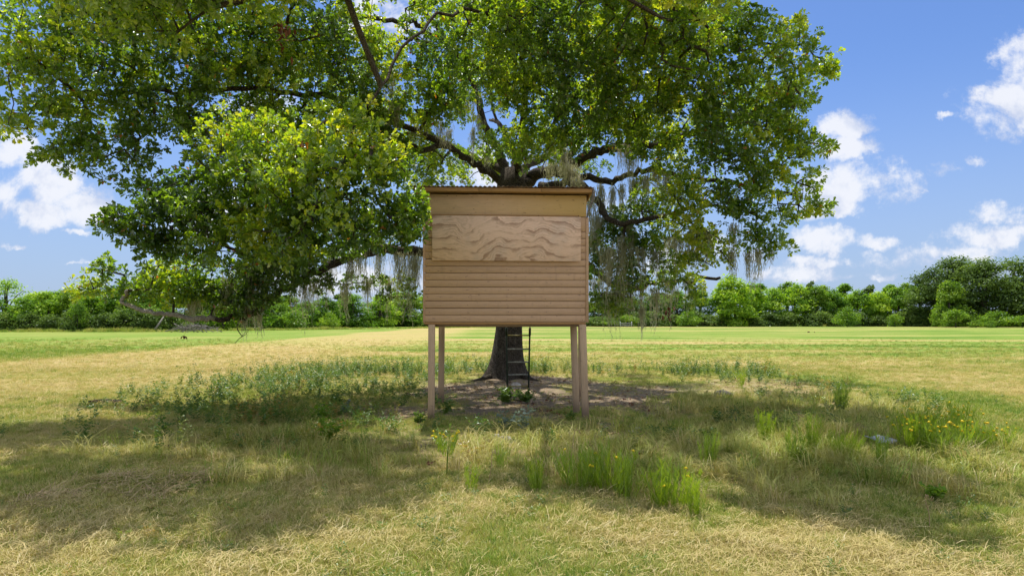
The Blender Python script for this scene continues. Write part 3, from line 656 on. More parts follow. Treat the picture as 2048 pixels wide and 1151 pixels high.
def build_foliage():
    # sprigs: rosettes of leaves at shoot ends gathered round each clump
    per = np.where(ATT_R > .6, 8, 6)
    sp = np.repeat(np.arange(len(ATT)), per); ns = len(sp)
    off = rng.normal(0, 1, (ns, 3)); off /= np.linalg.norm(off, axis=1)[:, None]
    spread = np.where(ATT_R[sp] > .6, .30, .18)*rng.uniform(.25, 1, ns)
    C = ATT[sp]+off*spread[:, None]*np.array([1, 1, .75])
    out = off+np.array([0, 0, .35])+rng.normal(0, .3, (ns, 3)); out /= np.linalg.norm(out, axis=1)[:, None]
    bad = (np.abs(C[:, 0]+.08) < 1.42) & (C[:, 1] > 9.85) & (C[:, 1] < 12.2) & (C[:, 2] < 3.75)
    C, out, sp = C[~bad], out[~bad], sp[~bad]; ns = len(C)
    clump_tone = .43+1.2*(fbm(ATT[:, 0]*1.1+ATT[:, 2]*.7, ATT[:, 2]*1.1+ATT[:, 1]*.8, 81, 2)-.5)+rng.normal(0, .13, len(ATT))+.1*sstep(-ATT[:, 1], -9.6, -8.8)*(ATT[:, 2] < 5.2)  # near-left clumps yellower: backlit glow put into the leaf tone
    nl = 13
    # nearest sprigs in the picture become parts of their own
    px = CXP+C[:, 0]*F/C[:, 1]; py = HZ-(C[:, 2]-CAMZ)*F/C[:, 1]
    inview = (px > 5) & (px < 2043) & (py > 5) & (py < 1100)
    near = np.argsort(np.where(inview, C[:, 1], 1e9))[:300]
    mask = np.ones(ns, bool); mask[near] = False
    tmpl = []
    for k in range(6):
        v = rng.normal(0, 1, (9, 3)); v[:, 2] = np.abs(v[:, 2])*.8+.15; v /= np.linalg.norm(v, axis=1)[:, None]
        tmpl.append(leaves_mesh('leaf_sprig', v*.02, v, rng.uniform(.07, .115, 9), np.clip(rng.normal(.45+.07*k, .1, 9), 0, .93), M_LEAF))
    for q, i in enumerate(near):
        o = link('leaf_sprig', tmpl[q % 6], OAK); o.location = C[i]
        o.rotation_euler = Vector(out[i]).to_track_quat('Z', 'Y').to_euler(); s = rng.uniform(.85, 1.15); o.scale = (s, s, s)
    C, out, sp = C[mask], out[mask], sp[mask]; ns = len(C)
    i = np.repeat(np.arange(ns), nl); n = len(i)
    d = out[i]*.75+rng.normal(0, .62, (n, 3)); d[:, 2] -= .12
    pos = C[i]+d*.02
    size = rng.uniform(.052, .112, n)
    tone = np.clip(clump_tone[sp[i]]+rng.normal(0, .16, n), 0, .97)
    tone = np.where(rng.random(n) < .006, 1., tone)
    # one russet patch of dead leaves on the right
    q = P(1490, 365, 12); tone = np.where(np.linalg.norm(pos-q, axis=1) < .16, 1, tone)
    q = P(1450, 445, 12); tone = np.where(np.linalg.norm(pos-q, axis=1) < .12, 1, tone)
    nr = pos[:, 1] < 9.4
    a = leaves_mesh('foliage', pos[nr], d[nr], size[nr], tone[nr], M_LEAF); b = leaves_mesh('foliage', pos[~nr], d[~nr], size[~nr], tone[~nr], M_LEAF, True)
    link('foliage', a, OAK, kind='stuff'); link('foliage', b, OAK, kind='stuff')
build_foliage()

def moss_mesh(n, length, width, seed):
    r = random.Random(seed); m = MB()
    for k in range(n):
        x = r.gauss(0, width*.32); y = r.gauss(0, width*.25); L = length*1.4*max(.1, r.betavariate(1.5, 2.1))*(1-.3*min(1, abs(x)/width)); z0 = r.gauss(.02, .05)
        s = max(4, int(L/.09)); pts = []; dx, dy = x, y
        for i in range(s+1):
            t = i/s; dx += r.gauss(0, .018)-dx*.04+.012*math.sin(seed+5*t); dy += r.gauss(0, .018); pts.append((dx, dy, -L*t+z0))
        an = r.uniform(0, math.pi); side = Vector((math.cos(an), math.sin(an), 0)); w0 = r.uniform(.006, .015)
        m.ribbon(pts, [w0*(1-.6*i/s) for i in range(s+1)], side, r.random())
        for q in range(max(1, int(L/.06))):        # short side wisps
            i = r.randrange(s); p = Vector(pts[i]); an = r.uniform(0, 2*math.pi); e = p+Vector((math.cos(an)*.04, math.sin(an)*.04, r.uniform(-.07, .01))); m.ribbon([p, e], .007, Vector((0, 0, 1)).cross(e-p).normalized(), r.random())
    return m.mesh('moss_clump', M_MOSS)
def build_moss():
    L = [(1180,395,110,26,14.4),(1200,440,70,20,14.6),(1215,500,95,28,14),(1245,478,125,24,14),(1262,455,80,16,14.2),(1282,500,70,26,14),(1312,500,70,24,14),(1350,480,70,34,13.2),(1385,465,70,30,13),(1415,470,60,24,12.8),(1470,455,75,20,12.3),(1466,510,50,10,12.3),(1497,505,80,10,12.2),(1512,500,70,16,12.2),(1538,505,30,10,12.1),(1240,550,100,34,15),(1262,565,90,24,15.2),(1284,560,90,14,15),(1284,620,60,8,15),(1310,580,80,24,14.8),(1338,560,80,26,14.6),(1378,555,60,20,14.4),(1222,585,80,30,15.4),(1195,560,70,30,15.6),
         (1245,288,70,36,14.4),(1258,300,70,20,14.4),(1275,288,60,20,14.3),(1225,380,90,10,14.4),(1270,362,85,20,14.4),(1292,358,80,14,14.3),(1245,375,70,14,14.5),(1310,335,60,16,14.2),(1332,352,70,18,13.9),(1360,345,55,16,13.7),(1112,300,60,28,15.4),(1100,330,50,16,15.6),(1130,300,80,26,14.5),(1142,335,62,38,14.2),(1152,360,40,22,14),(1200,375,120,14,14.5),(1190,440,90,16,14.8),
         (940,185,55,44,15.6),(922,200,48,20,15.6),(958,235,60,12,16),(880,245,50,24,14.8),(896,262,50,12,15),(945,262,60,8,15.6),(975,300,50,8,16),(778,150,60,30,13.4),(790,215,60,34,13.8),(770,255,60,20,13.8),(830,255,45,30,14.6),
         (497,540,110,38,12.3),(482,580,80,22,12.3),(510,560,90,22,12.5),(490,610,55,14,12.3),(430,575,60,24,12.1),(455,560,60,26,12),(545,495,60,50,12.3),(530,560,60,22,12.6),(592,540,85,14,13.4),(612,570,80,22,13.6),(632,560,60,26,13.8),(655,545,70,14,14),(700,512,90,18,14.2),(722,505,80,26,14.4),(735,560,60,16,14.6),(760,510,100,16,14.8),(776,560,80,14,15),(792,508,120,18,15),(812,505,130,22,15.2),(828,520,120,18,15.2),(836,500,80,26,15.4),(690,570,70,16,14.4),(380,608,40,14,12),(392,600,36,20,12),(668,500,60,34,14.2),(515,500,60,30,12.2),(600,430,50,40,10.5),(760,340,50,22,11.5),(520,615,55,16,12.6)]
    for k, (px, py, ln, wd, d) in enumerate(L):
        s = d/F; me = moss_mesh(int(30+wd*2.0), ln*s*1.0, max(.06, wd*s), k)
        o = link('moss_clump', me, OAK); o.location = P(px, py, d)
    # dead sprays hanging below the drooping limb
    def tw(pts, r): 
        w = smooth_path([P(*q) for q in pts], 3); m.tube(w, np.linspace(r, r*.4, len(w)), 5)
    m = MB(); tw([(478,640,12.3),(474,655,12.3),(481,668,12.3),(484,672,12.3),(478,677,12.3),(470,686,12.3)], .011); tw([(484,672,12.3),(492,668,12.3),(496,661,12.3)], .007)
    m.build('dead_twig', M_TWIG, OAK, True)
    m = MB(); tw([(1440,500,12.4),(1452,515,12.3),(1470,540,12.2)], .016); tw([(1404,520,12.7),(1428,534,12.5)], .014); m.build('dead_twig', M_TWIG, OAK, True)
    m = MB(); tw([(372,655,12),(371,664,12),(368,671,12)], .003); c = P(367, 674, 12)
    for a in range(4): m.ribbon([Vector(c)+Vector((math.cos(a*2)*.0, 0, .03)), Vector(c)+Vector((math.cos(a*1.7)*.05, math.sin(a)*.03, .0)), Vector(c)+Vector((math.cos(a*1.7)*.06, math.sin(a)*.03, -.035))], [.01, .04, .008], Vector((.4, .9, .1)), .5)
    m.build('curled_leaf', M_RUSTLEAF, OAK, kind='stuff')
    m = MB()
    c = P(1338, 628, 14.6)
    for a in range(16):
        v = Vector(rng.normal(0, 1, 3)).normalized(); s_ = v.cross(Vector((0, 0, 1))).normalized(); b = Vector(c)+Vector(rng.normal(0, .07, 3)); m.ribbon([b, b+v*.06, b+v*.12], [.02, .06, .01], s_, .5)
    m.build('dead_leaf_cluster', M_RUSTLEAF, OAK, kind='stuff', label='russet dead leaves at the end of a hanging moss strand')
    m = MB(); c = P(570, 70, 10.8)
    for a in range(40):
        v = Vector(rng.normal(0, 1, 3)).normalized(); b = Vector(c)+Vector(rng.normal(0, .13, 3)); s_ = v.cross(Vector((.2, 0, 1))).normalized(); m.ribbon([b, b+v*.06, b+v*.13], [.02, .05, .01], s_, .5)
    m.build('dead_leaf_cluster', M_RUSTLEAF, OAK, kind='stuff', label='brown withered leaf mass high in the left crown')
build_moss()

# ------------------------------------------------------------------ far trees
def tree_meshes(seed, h, w, mat_leaf, nl=3000, leaf=.34, skirt=.12, lean=0.):
    r = np.random.default_rng(seed)
    lobes = []; n = int(18+w*1.6)
    for k in range(n):
        t = r.uniform(0, 1)**.8; zz = h*(skirt+.12+(1-skirt-.24)*t); R = w*.5*(math.sin(math.pi*min(1, (.22+.72*t)))**.8)
        a = r.uniform(0, 2*math.pi); q = r.uniform(.3, .85)
        s = w*r.uniform(.13, .22)*(1.15-.35*t); lobes.append((math.cos(a)*R*q+lean*t, math.sin(a)*R*q, zz, s))
    lobes.append((lean, 0, h*.9, w*.12))
    wts = np.array([l[3]**2 for l in lobes]); wts /= wts.sum(); li = r.choice(len(lobes), nl, p=wts); Lb = np.array(lobes)[li]
    v = r.normal(0, 1, (nl, 3)); v /= np.linalg.norm(v, axis=1)[:, None]
    v[:, 2] = np.where(v[:, 2] < -.3, v[:, 2]*.5, v[:, 2])
    c = Lb[:, :3]+v*(Lb[:, 3]*(.5+.62*r.random(nl)**.6)*np.where(r.random(nl) < .1, r.uniform(1, 1.55, nl), 1)*(1+.22*np.sin(v[:, 0]*7+li)*np.sin(v[:, 2]*8+li*2)))[:, None]*np.array([1.1, 1.1, .85])
    c[:, 2] = np.maximum(c[:, 2], .15)
    nrm = v*.55+r.normal(0, .5, (nl, 3))+np.array([0, 0, .75]); nrm /= np.linalg.norm(nrm, axis=1)[:, None]
    X = np.cross(nrm, r.normal(0, 1, (nl, 3))); X /= np.linalg.norm(X, axis=1)[:, None]; Y = np.cross(nrm, X); s = leaf*r.uniform(.5, 1.2, nl)[:, None]
    V = np.stack([c-X*s*.5, c-Y*s*.32, c+X*s*.5, c+Y*s*.32], 1).reshape(-1, 3)
    lt = r.normal(.45, .15, len(lobes)); tone = np.clip(lt[li]+r.normal(0, .16, nl), 0, 1)
    crown = mesh_np('crown', V, np.full(nl, 4), np.arange(nl*4), mat_leaf, {'tone': np.repeat(tone, 4)})
    m = MB(); rr = .035*h+.03
    m.tube([(0, 0, -.2), (.02*h, 0, h*.25), (lean*.5, .02*h, h*.55), (lean, 0, h*.82)], [rr*.8, rr*.6, rr*.42, rr*.12], 7)
    for k in range(6):
        l = lobes[k]; z0 = h*r.uniform(.2, .5); m.tube([(lean*.4*z0/h, 0, z0), (l[0]*.6, l[1]*.6, (z0+l[2])*.5+.1*h), l[:3]], [rr*.35, rr*.22, rr*.08], 5)
    return crown, m.mesh('trunk', M_FARBARK, True)
def tree_proto(name, *a, **k): return (name,)+tree_meshes(*a, **k)
PRO = {
    'round': [tree_meshes(s, 9, 7.5, M_HEDGE, 9000, .42, -.12) for s in (1, 2, 3)]+[tree_meshes(16, 9, 7.5, M_HEDGE_PALE, 8000, .4, -.1), tree_meshes(17, 9, 7, M_HEDGE, 8000, .42, -.1, .8)],
    'tall': [tree_meshes(4, 10, 5.2, M_HEDGE, 7000, .42, -.05, lean=.4), tree_meshes(5, 10, 5.2, M_HEDGE_PALE, 5000, .42, .05, lean=.7), tree_meshes(15, 10, 4.2, M_HEDGE_DARK, 5000, .42, .05, lean=-.5)],
    'dark': [tree_meshes(s, 14, 12, M_HEDGE_DARK, 15000, .45, -.06) for s in (6, 7, 8)],
    'shrub': [tree_meshes(s, 3, 4, M_HEDGE_PALE, 2600, .26, -.1) for s in (9, 10)],
    'under': [tree_meshes(s, 3.2, 5.5, M_HEDGE_DARK, 3200, .32, -.12) for s in (11, 12)],
    'loose': [tree_meshes(s, 10, 7, M_HEDGE, 1700, .36, .4, .6) for s in (13, 14)],
}
HREF = {'round': (9, 7.5), 'tall': (10, 5.2), 'dark': (14, 12), 'shrub': (3, 4), 'under': (3.2, 5.5), 'loose': (10, 7)}
_n = [0]
def put_tree(kind, px, top, d, wpx, label, group, name='hedgerow_tree', cat='tree'):
    """far tree whose crown tops out at photo row top"""
    _n[0] += 1
    x = (px-CXP)/F*d; h = CAMZ-(top-HZ)/F*d-gz(x, d); h = max(1., h); w = wpx/F*d; hr, wr = HREF[kind]
    crown, trunk = PRO[kind][_n[0] % len(PRO[kind])]
    props = dict(label=label, category=cat)
    if group: props['group'] = group
    r = empty(name, (x, d, gz(x, d)), rng.uniform(0, 6.28), **props)
    sx = w/wr*rng.uniform(.95, 1.1); r.scale = (sx, sx, h/hr)
    link('crown', crown, r, kind='stuff') ; link('trunk', trunk, r)
GL, GR_, GB = 'trees of the hedgerow at the left edge of the field', 'trees of the hedgerow behind the right half of the field', 'trees of the hedgerow seen below the left boughs'
LL, LR, LB = 'green tree of the unbroken hedgerow left of the drooping oak limb', 'bright green tree of the unbroken hedgerow right of the blind', 'tree of the far hedgerow glimpsed below the mossy left boughs'
ORD = 'first second third fourth fifth sixth seventh eighth ninth tenth eleventh twelfth thirteenth fourteenth fifteenth sixteenth seventeenth'.split()
def build_far():
    cnt = {}
    def lab(which, px, row):
        if row: return {'L': 'crown just showing behind the front trees of the left hedgerow', 'B': 'tall crown behind the front trees below the mossy left boughs', 'R': 'tall slim crown showing above the front trees of the right hedgerow'}[which]
        k = cnt[which] = cnt.get(which, -1)+1
        return {'L': ORD[k]+' front tree of the left hedgerow, counted from the picture edge', 'B': ORD[k]+' hedge tree below the mossy left boughs, counted from the left', 'R': ORD[k]+' front hedgerow tree right of the blind, counted towards the dark clump'}[which]
    for (px, top, w, d, k) in [(-290,580,120,98,'round'),(-215,584,110,95,'round'),(-140,578,110,97,'round'),(-70,575,110,98,'round'),(-30,585,90,93,'round'),(48,592,70,91,'round'),(95,580,80,93,'round'),(140,576,80,95,'round'),(185,578,80,92,'round'),(232,570,90,94,'round'),(285,572,90,93,'round'),(335,565,90,95,'round'),(390,572,90,97,'round'),(445,578,90,99,'round'),(500,585,90,104,'round'),(70,582,90,103,'round'),(165,572,90,104,'tall'),(215,575,60,102,'tall'),(310,568,80,105,'tall'),(420,575,90,108,'round'),(120,578,80,106,'round')]:
        put_tree(k, px, top, d, w, lab('L', px, d > 100.5), GL)
    put_tree('loose', 8, 550, 96, 80, 'taller loose-crowned tree standing above the hedgerow at the left edge', None)
    for (px, top, w, d, k) in [(555,588,70,118,'round'),(605,598,64,124,'round'),(650,592,70,130,'round'),(705,585,80,140,'round'),(760,588,76,148,'round'),(815,580,84,155,'round'),(870,590,80,160,'round'),(930,592,80,165,'round'),(990,592,80,168,'round'),(1050,592,80,170,'round'),(1110,592,80,170,'round'),(580,586,60,136,'tall'),(680,580,70,150,'tall'),(790,580,70,165,'tall'),(850,578,70,168,'tall')]:
        put_tree(k, px, top, d, w, lab('B', px, k == 'tall'), GB)
    for (px, top, w, d, k) in [(1170,600,70,172,'round'),(1215,598,76,172,'round'),(1265,592,76,170,'round'),(1310,586,76,170,'round'),(1355,580,70,168,'round'),(1400,578,60,168,'round'),(1440,572,60,166,'round'),(1502,562,66,167,'round'),(1545,572,66,166,'round'),(1590,566,70,166,'round'),(1632,570,60,166,'round'),(1672,574,66,165,'round'),(1715,577,66,165,'round'),(1755,580,66,165,'round'),(1795,572,70,165,'round'),(1838,566,66,164,'round'),
                             (1520,562,60,182,'tall'),(1575,557,60,180,'tall'),(1620,556,44,182,'tall'),(1690,562,66,182,'tall'),(1650,565,60,182,'tall'),(1740,564,60,182,'tall'),(1780,564,60,182,'tall'),(1820,560,60,180,'tall'),(1330,580,80,186,'tall'),(1240,590,80,186,'tall')]:
        put_tree(k, px, top, d, w, lab('R', px, k == 'tall'), GR_)
    put_tree('round', 1472, 543, 160, 96, 'tallest round bright green tree in the hedgerow, below the oak\'s right tip', None)
    put_tree('dark', 1868, 530, 158, 110, 'dark green tree at the left shoulder of the tall right-hand clump', None)
    put_tree('dark', 1912, 509, 160, 130, 'highest dark spreading tree at the peak of the tall right-hand clump', None)
    put_tree('dark', 1968, 516, 152, 140, 'broad dark tree right of the clump\'s peak, above the broad-leaved shrub', None)
    put_tree('dark', 2028, 511, 154, 150, 'dark tree cut by the right edge of the picture', None)
    put_tree('dark', 2105, 520, 150, 150, 'dark tree mostly outside the right edge of the picture', None)
    for px in (2190, 2270, 2350): put_tree('dark', px, 530, 152, 130, 'dark tree of the clump beyond the right edge of the picture', 'dark trees beyond the right edge')
    put_tree('round', 1900, 560, 150, 70, 'mid green tree in front of the dark clump', None)
    for (px, top, w, d, lb) in [(1912,618,54,140,'rounded bright green shrub at the foot of the dark tree clump'),(1992,622,70,138,'broad-leaved green shrub at the far right field edge'),(1982,640,24,134,'smallest pale shrub in front of the broad-leaved shrub'),(1952,640,30,136,'low pale shrub between the two larger shrubs at right'),(2045,630,50,138,'low green shrub cut by the right picture edge'),(1695,613,56,150,'arching grey green shrub in front of the hedgerow, left of the weedy mound'),(1790,628,34,152,'small pale shrub just behind the weedy mound'),(1880,604,44,148,'upright yellow green shrub left of the rounded shrub'),(155,600,40,88,'leafy bush at the hedge foot on the left'),(660,625,46,112,'yellow green bush seen below the left moss curtains'),(590,620,56,112,'rounded bush seen below the left boughs'),(1375,622,50,156,'pale bush seen right of the lowest mossy bough'),(1255,630,50,158,'yellow green bush seen below the mossy right bough'),(1222,636,40,158,'low bush just right of the blind at the hedge foot')]:
        put_tree('shrub', px, top, d, w, lb, None, 'shrub', 'shrub')
    for k in range(62):
        px = -90+k*37+rng.uniform(-12, 12)
        d = 91+max(0, min(1, (px-330)/500))*72 if px < 1500 else 163-max(0, (px-1780)/300)*14
        side = GL if px < 560 else (GB if px < 1160 else GR_)
        put_tree('under', px, 624+rng.uniform(-8, 6)+(4 if px > 560 else 0), d-1.5, 64, 'dark undergrowth bush at the foot of the hedgerow ' + ('on the left' if px < 560 else ('below the left boughs' if px < 1160 else 'right of the blind')), 'undergrowth bushes, '+side, 'bush', 'bush')
    # brush pile at the left hedge
    x, d = G(385, 659); d = 84; x = (388-CXP)/F*d
    r = empty('brush_pile', (x, d, 0), 0, label='grey pile of dead branches at the hedge foot under the drooping limb', category='brush pile')
    ms = []
    for k in range(5):
        m = MB(); m.tube(smooth_path([(-1.2, 0, 0), (-.4, rng.uniform(-.2, .2), .12), (.5, rng.uniform(-.2, .2), .08), (1.2, 0, rng.uniform(-.1, .3))], 3), np.linspace(.06, .018, 10), 5); m.tube([(.3, 0, .1), (.8, .2, .35), (1.1, .3, .6)], [.03, .02, .01], 4); ms.append(m.mesh('branch', M_DEAD))
    for k in range(46):
        o = link('branch', ms[k % 5], r); q = rng.normal(0, 1)
        o.location = (np.clip(q*1.3, -2.9, 2.9), rng.normal(0, .6), max(.05, .95-.28*abs(q))*rng.uniform(.15, 1)); o.rotation_euler = (rng.normal(0, .3), rng.normal(0, .3), rng.uniform(0, 6.28)); s = rng.uniform(.6, 1.2); o.scale = (s, s, s)
    m = MB(); m.tube([tuple(P(310, 658, 83)), tuple(P(318, 647, 83.3)), tuple(P(327, 633, 84))], [.13, .11, .08], 7)
    o = m.build('fallen_log', M_DEAD, None, True, label='pale dead log leaning against the hedge left of the brush pile', category='log')
    # gate posts far behind the moss at right
    d = 150; r = empty('field_gate', ((1252-CXP)/F*d, d, 0), 0, label='small pale metal gate at the hedge foot right of the blind', category='gate')
    for s in (-1, 1):
        m = MB(); m.box((s*1.25, 0, .55), (.12, .12, 1.3)); m.build('post', M_GALV, r)
    for z in (.35, .8):
        m = MB(); m.box((0, 0, z), (2.4, .06, .09)); m.build('rail', M_GALV, r)
    # spoil beside the mound
    x, d = (1835-CXP)/F*160, 160
    m = MB()
    for k in range(7): m.box((rng.normal(0, .8), rng.normal(0, .4), .12), (rng.uniform(.3, .8), .4, rng.uniform(.15, .4)), Euler((rng.uniform(-.3, .3), rng.uniform(-.3, .3), rng.uniform(0, 3))), .08, jit=.03)
    o = m.build('spoil_heap', M_SAND, None, False, label='little orange heap of dirt at the end of the weedy mound', category='dirt heap'); o.location = (x, d, gz(x, d)-.05)
build_far()

# ------------------------------------------------------------------ ground cover scattered by geometry nodes
def blade_tuft(seed, n, h, spread, w, lean):
    r = np.random.default_rng(seed); m = MB()
    for k in range(n):
        a = r.uniform(0, 2*math.pi); q = spread*math.sqrt(r.random()); x, y = q*math.cos(a), q*math.sin(a)
        b = r.uniform(0, 2*math.pi); l = lean*r.uniform(.3, 1.3)*h; hh = h*r.uniform(.45, 1.1)
        d = Vector((math.cos(b), math.sin(b), 0)); s = Vector((-d.y, d.x, 0)); p = Vector((x, y, -.01))
        m.ribbon([p, p+d*l*.3+Vector((0, 0, hh*.6)), p+d*l+Vector((0, 0, hh*(1 if lean < .8 else .75)))], [w*.9, w*.8, w*.12], s)
    return m.mesh('grass_tuft', M_GRASS)
def straw_tuft(seed, n, L, spread):
    r = np.random.default_rng(seed); m = MB()
    for k in range(n):
        x, y = r.normal(0, spread, 2); b = r.uniform(0, 2*math.pi); d = Vector((math.cos(b), math.sin(b), r.uniform(-.1, .35))); s = Vector((-d.y, d.x, .2)).normalized(); p = Vector((x, y, r.uniform(.01, .05)))
        l = L*r.uniform(.5, 1.2); m.ribbon([p, p+d*l*.5+Vector((0, 0, .008)), p+d*l], [.003, .003, .0012], s)
    return m.mesh('straw_tuft', M_GRASS)
def weed_mesh(seed, h, n, mat_, leaf=.05, spread=.6):
    r = np.random.default_rng(seed); pos, dr, sz = [], [], []; m = MB()
    for k in range(n):
        a = r.uniform(0, 2*math.pi); hh = h*r.uniform(.5, 1.1); q_ = hh*spread*r.random(); tip = Vector((math.cos(a)*q_, math.sin(a)*q_, hh))
        for j in range(int(7+hh*16)):
            t = r.uniform(.15, 1); p = tip*t; b = r.uniform(0, 2*math.pi); pos.append(tuple(p)); dr.append((math.cos(b), math.sin(b), r.uniform(-.1, .7))); sz.append(leaf*r.uniform(.6, 1.3))
    pos, dr, sz = np.array(pos), np.array(dr), np.array(sz)
    return leaves_mesh('weed', pos, dr, sz*1.2, np.clip(r.normal(.45, .2, len(pos)), 0, 1), mat_)
def scatter(name, meshes, x, y, rotz, scale, idx, tone, tilt=None):
    z = ground_h(x, y); n = len(x)
    me = bpy.data.meshes.new(name); me.vertices.add(n); me.vertices.foreach_set('co', np.stack([x, y, z], -1).astype(np.float32).ravel())
    tl = rng.normal(0, .12, (n, 2)) if tilt is None else rng.normal(0, tilt, (n, 2))
    a = me.attributes.new('rot', 'FLOAT_VECTOR', 'POINT'); a.data.foreach_set('vector', np.stack([tl[:, 0], tl[:, 1], rotz], -1).astype(np.float32).ravel())
    for k, v in (('scl', scale), ('tone', tone)):
        a = me.attributes.new(k, 'FLOAT', 'POINT'); a.data.foreach_set('value', np.asarray(v, np.float32))
    a = me.attributes.new('idx', 'INT', 'POINT'); a.data.foreach_set('value', np.asarray(idx, np.int32))
    o = link(name, me, kind='stuff')
    ng = bpy.data.node_groups.new(name+'_scatter', 'GeometryNodeTree')
    ng.interface.new_socket('Geometry', in_out='INPUT', socket_type='NodeSocketGeometry'); ng.interface.new_socket('Geometry', in_out='OUTPUT', socket_type='NodeSocketGeometry')
    N = ng.nodes; L = ng.links; gi = N.new('NodeGroupInput'); go = N.new('NodeGroupOutput'); join = N.new('GeometryNodeJoinGeometry')
    def na(nm, ty):
        q = N.new('GeometryNodeInputNamedAttribute'); q.data_type = ty; q.inputs[0].default_value = nm; return q.outputs[0]
    for k, ms in enumerate(meshes):
        src = bpy.data.objects.new(name+'_source', ms)
        oi = N.new('GeometryNodeObjectInfo'); oi.inputs['Object'].default_value = src; oi.inputs['As Instance'].default_value = True
        ip = N.new('GeometryNodeInstanceOnPoints'); cmp_ = N.new('FunctionNodeCompare'); cmp_.data_type = 'INT'; cmp_.operation = 'EQUAL'
        ints = [s for s in cmp_.inputs if s.type == 'INT']
        L.new(na('idx', 'INT'), ints[0]); ints[1].default_value = k
        L.new(gi.outputs[0], ip.inputs['Points']); L.new(cmp_.outputs[0], ip.inputs['Selection']); L.new(oi.outputs['Geometry'], ip.inputs['Instance'])
        L.new(na('rot', 'FLOAT_VECTOR'), ip.inputs['Rotation']); L.new(na('scl', 'FLOAT'), ip.inputs['Scale'])
        L.new(ip.outputs[0], join.inputs[0])
    L.new(join.outputs[0], go.inputs[0])
    md = o.modifiers.new('scatter', 'NODES'); md.node_group = ng
    return o
def sample(n, d0, d1, power=1., margin=1.5):
    """points inside the visible wedge of meadow, denser close by"""
    u = rng.random(n); d = (d0**power+(d1**power-d0**power)*u)**(1/power) if power else d0*(d1/d0)**u
    return (rng.random(n)*2-1)*(d*.75*margin*np.where(d > 20, .8, 1)+.6), d
def build_grass():
    tufts = [blade_tuft(s, 32, .06, .075, .0042, .6) for s in range(4)]+[blade_tuft(10+s, 28, .045, .10, .0042, .95) for s in range(2)]+[straw_tuft(20+s, 30, .085, .075) for s in range(2)]
    xs, ys, sc, tn, ix = [], [], [], [], []
    for (n, d0, d1, pw, s0) in ((66000, 2.6, 10, .95, 1.), (62000, 9, 22, .9, 1.25), (52000, 19, 62, .4, 1.9)):
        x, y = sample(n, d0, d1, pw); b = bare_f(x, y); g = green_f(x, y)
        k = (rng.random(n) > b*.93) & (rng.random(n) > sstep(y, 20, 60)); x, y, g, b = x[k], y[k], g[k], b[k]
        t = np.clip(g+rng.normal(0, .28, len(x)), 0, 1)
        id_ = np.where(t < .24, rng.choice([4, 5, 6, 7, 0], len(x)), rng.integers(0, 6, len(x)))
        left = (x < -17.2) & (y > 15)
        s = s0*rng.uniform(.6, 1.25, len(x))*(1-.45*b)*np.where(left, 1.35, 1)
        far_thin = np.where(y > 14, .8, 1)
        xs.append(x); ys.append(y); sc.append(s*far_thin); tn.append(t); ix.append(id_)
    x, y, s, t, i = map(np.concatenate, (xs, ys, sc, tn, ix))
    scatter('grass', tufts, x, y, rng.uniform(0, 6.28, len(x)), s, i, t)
    # taller uncut grass round the blind, mostly to the right
    lg = [blade_tuft(40+s, 34, .27, .1, .0065, 1.15) for s in range(3)]
    n = 6500; x = rng.uniform(-7, 7, n); y = rng.uniform(5.2, 17, n)
    m = np.maximum(np.maximum(sstep(1.2-np.hypot((x-2.6)/3.0, (y-7.5)/2.0), 0, .5), .55*sstep(1.2-np.hypot((x-4.4)/2.2, (y-11)/2.6), 0, .5)), .45*sstep(1.2-np.hypot((x+2.2)/2.6, (y-7.6)/1.6), 0, .6))
    k = rng.random(n) < m*(.35+.65*(fbm(x*.9, y*.9, 61) > .47)); x, y = x[k], y[k]
    scatter('tall_grass', lg, x, y, rng.uniform(0, 6.28, len(x)), rng.uniform(.5, 1.2, len(x)), rng.integers(0, 3, len(x)), np.clip(rng.normal(.5, .2, len(x)), 0, 1))
    # leafy ground weeds in a ring under the crown
    wd = [weed_mesh(60+s, .24, 8, M_GROUNDWEED, .033, .9) for s in range(3)]+[weed_mesh(70+s, .44, 7, M_GROUNDWEED, .036, .5) for s in range(2)]
    n = 14000; x = rng.uniform(-9, 8, n); y = rng.uniform(7, 21, n)
    e = np.hypot((x-.3)/8.2, (y-13.8)/6.0); nn = fbm(x*.6, y*.6, 71)
    wl = sstep(1.02-e, 0, .12)*sstep(-x, .9, 2.6)*sstep(y, 8.2, 10.5)*(.3+.7*sstep(nn, .36, .55))
    ring = .9*np.exp(-((y-19.2+.02*x*x)/1.1)**2)*(np.abs(x) < 7)*(.4+.6*sstep(nn, .4, .5))
    rt = .16*sstep(1.02-e, 0, .12)*sstep(x, 1.8, 3.5)*sstep(nn, .5, .62)
    lo = .10*sstep(1.2-np.hypot((x+.5)/6, (y-9)/2.), 0, .5)*sstep(nn, .45, .6)
    m = np.clip(wl*.42*(.35+1.1*fbm(x*1.7, y*1.7, 75))+ring*.55+rt+lo, 0, 1)*(1-.75*bare_f(x, y)*(y < 18))
    m *= ~((np.hypot(x-TREE[0], y-TREE[1]) < 1.0))
    k = rng.random(n) < m; x, y = x[k], y[k]
    big = (y > 17.5) | ((x < -3) & (rng.random(len(x)) < .35))
    ns_ = 900; xx, yy = sample(ns_, 3.6, 13, .9); kk = rng.random(ns_) < .35+.65*(fbm(xx*.8, yy*.8, 77) > .5)
    x = np.concatenate([x, xx[kk]]); y = np.concatenate([y, yy[kk]]); small = np.arange(len(x)) >= len(big); big = np.concatenate([big, np.zeros(kk.sum(), bool)])
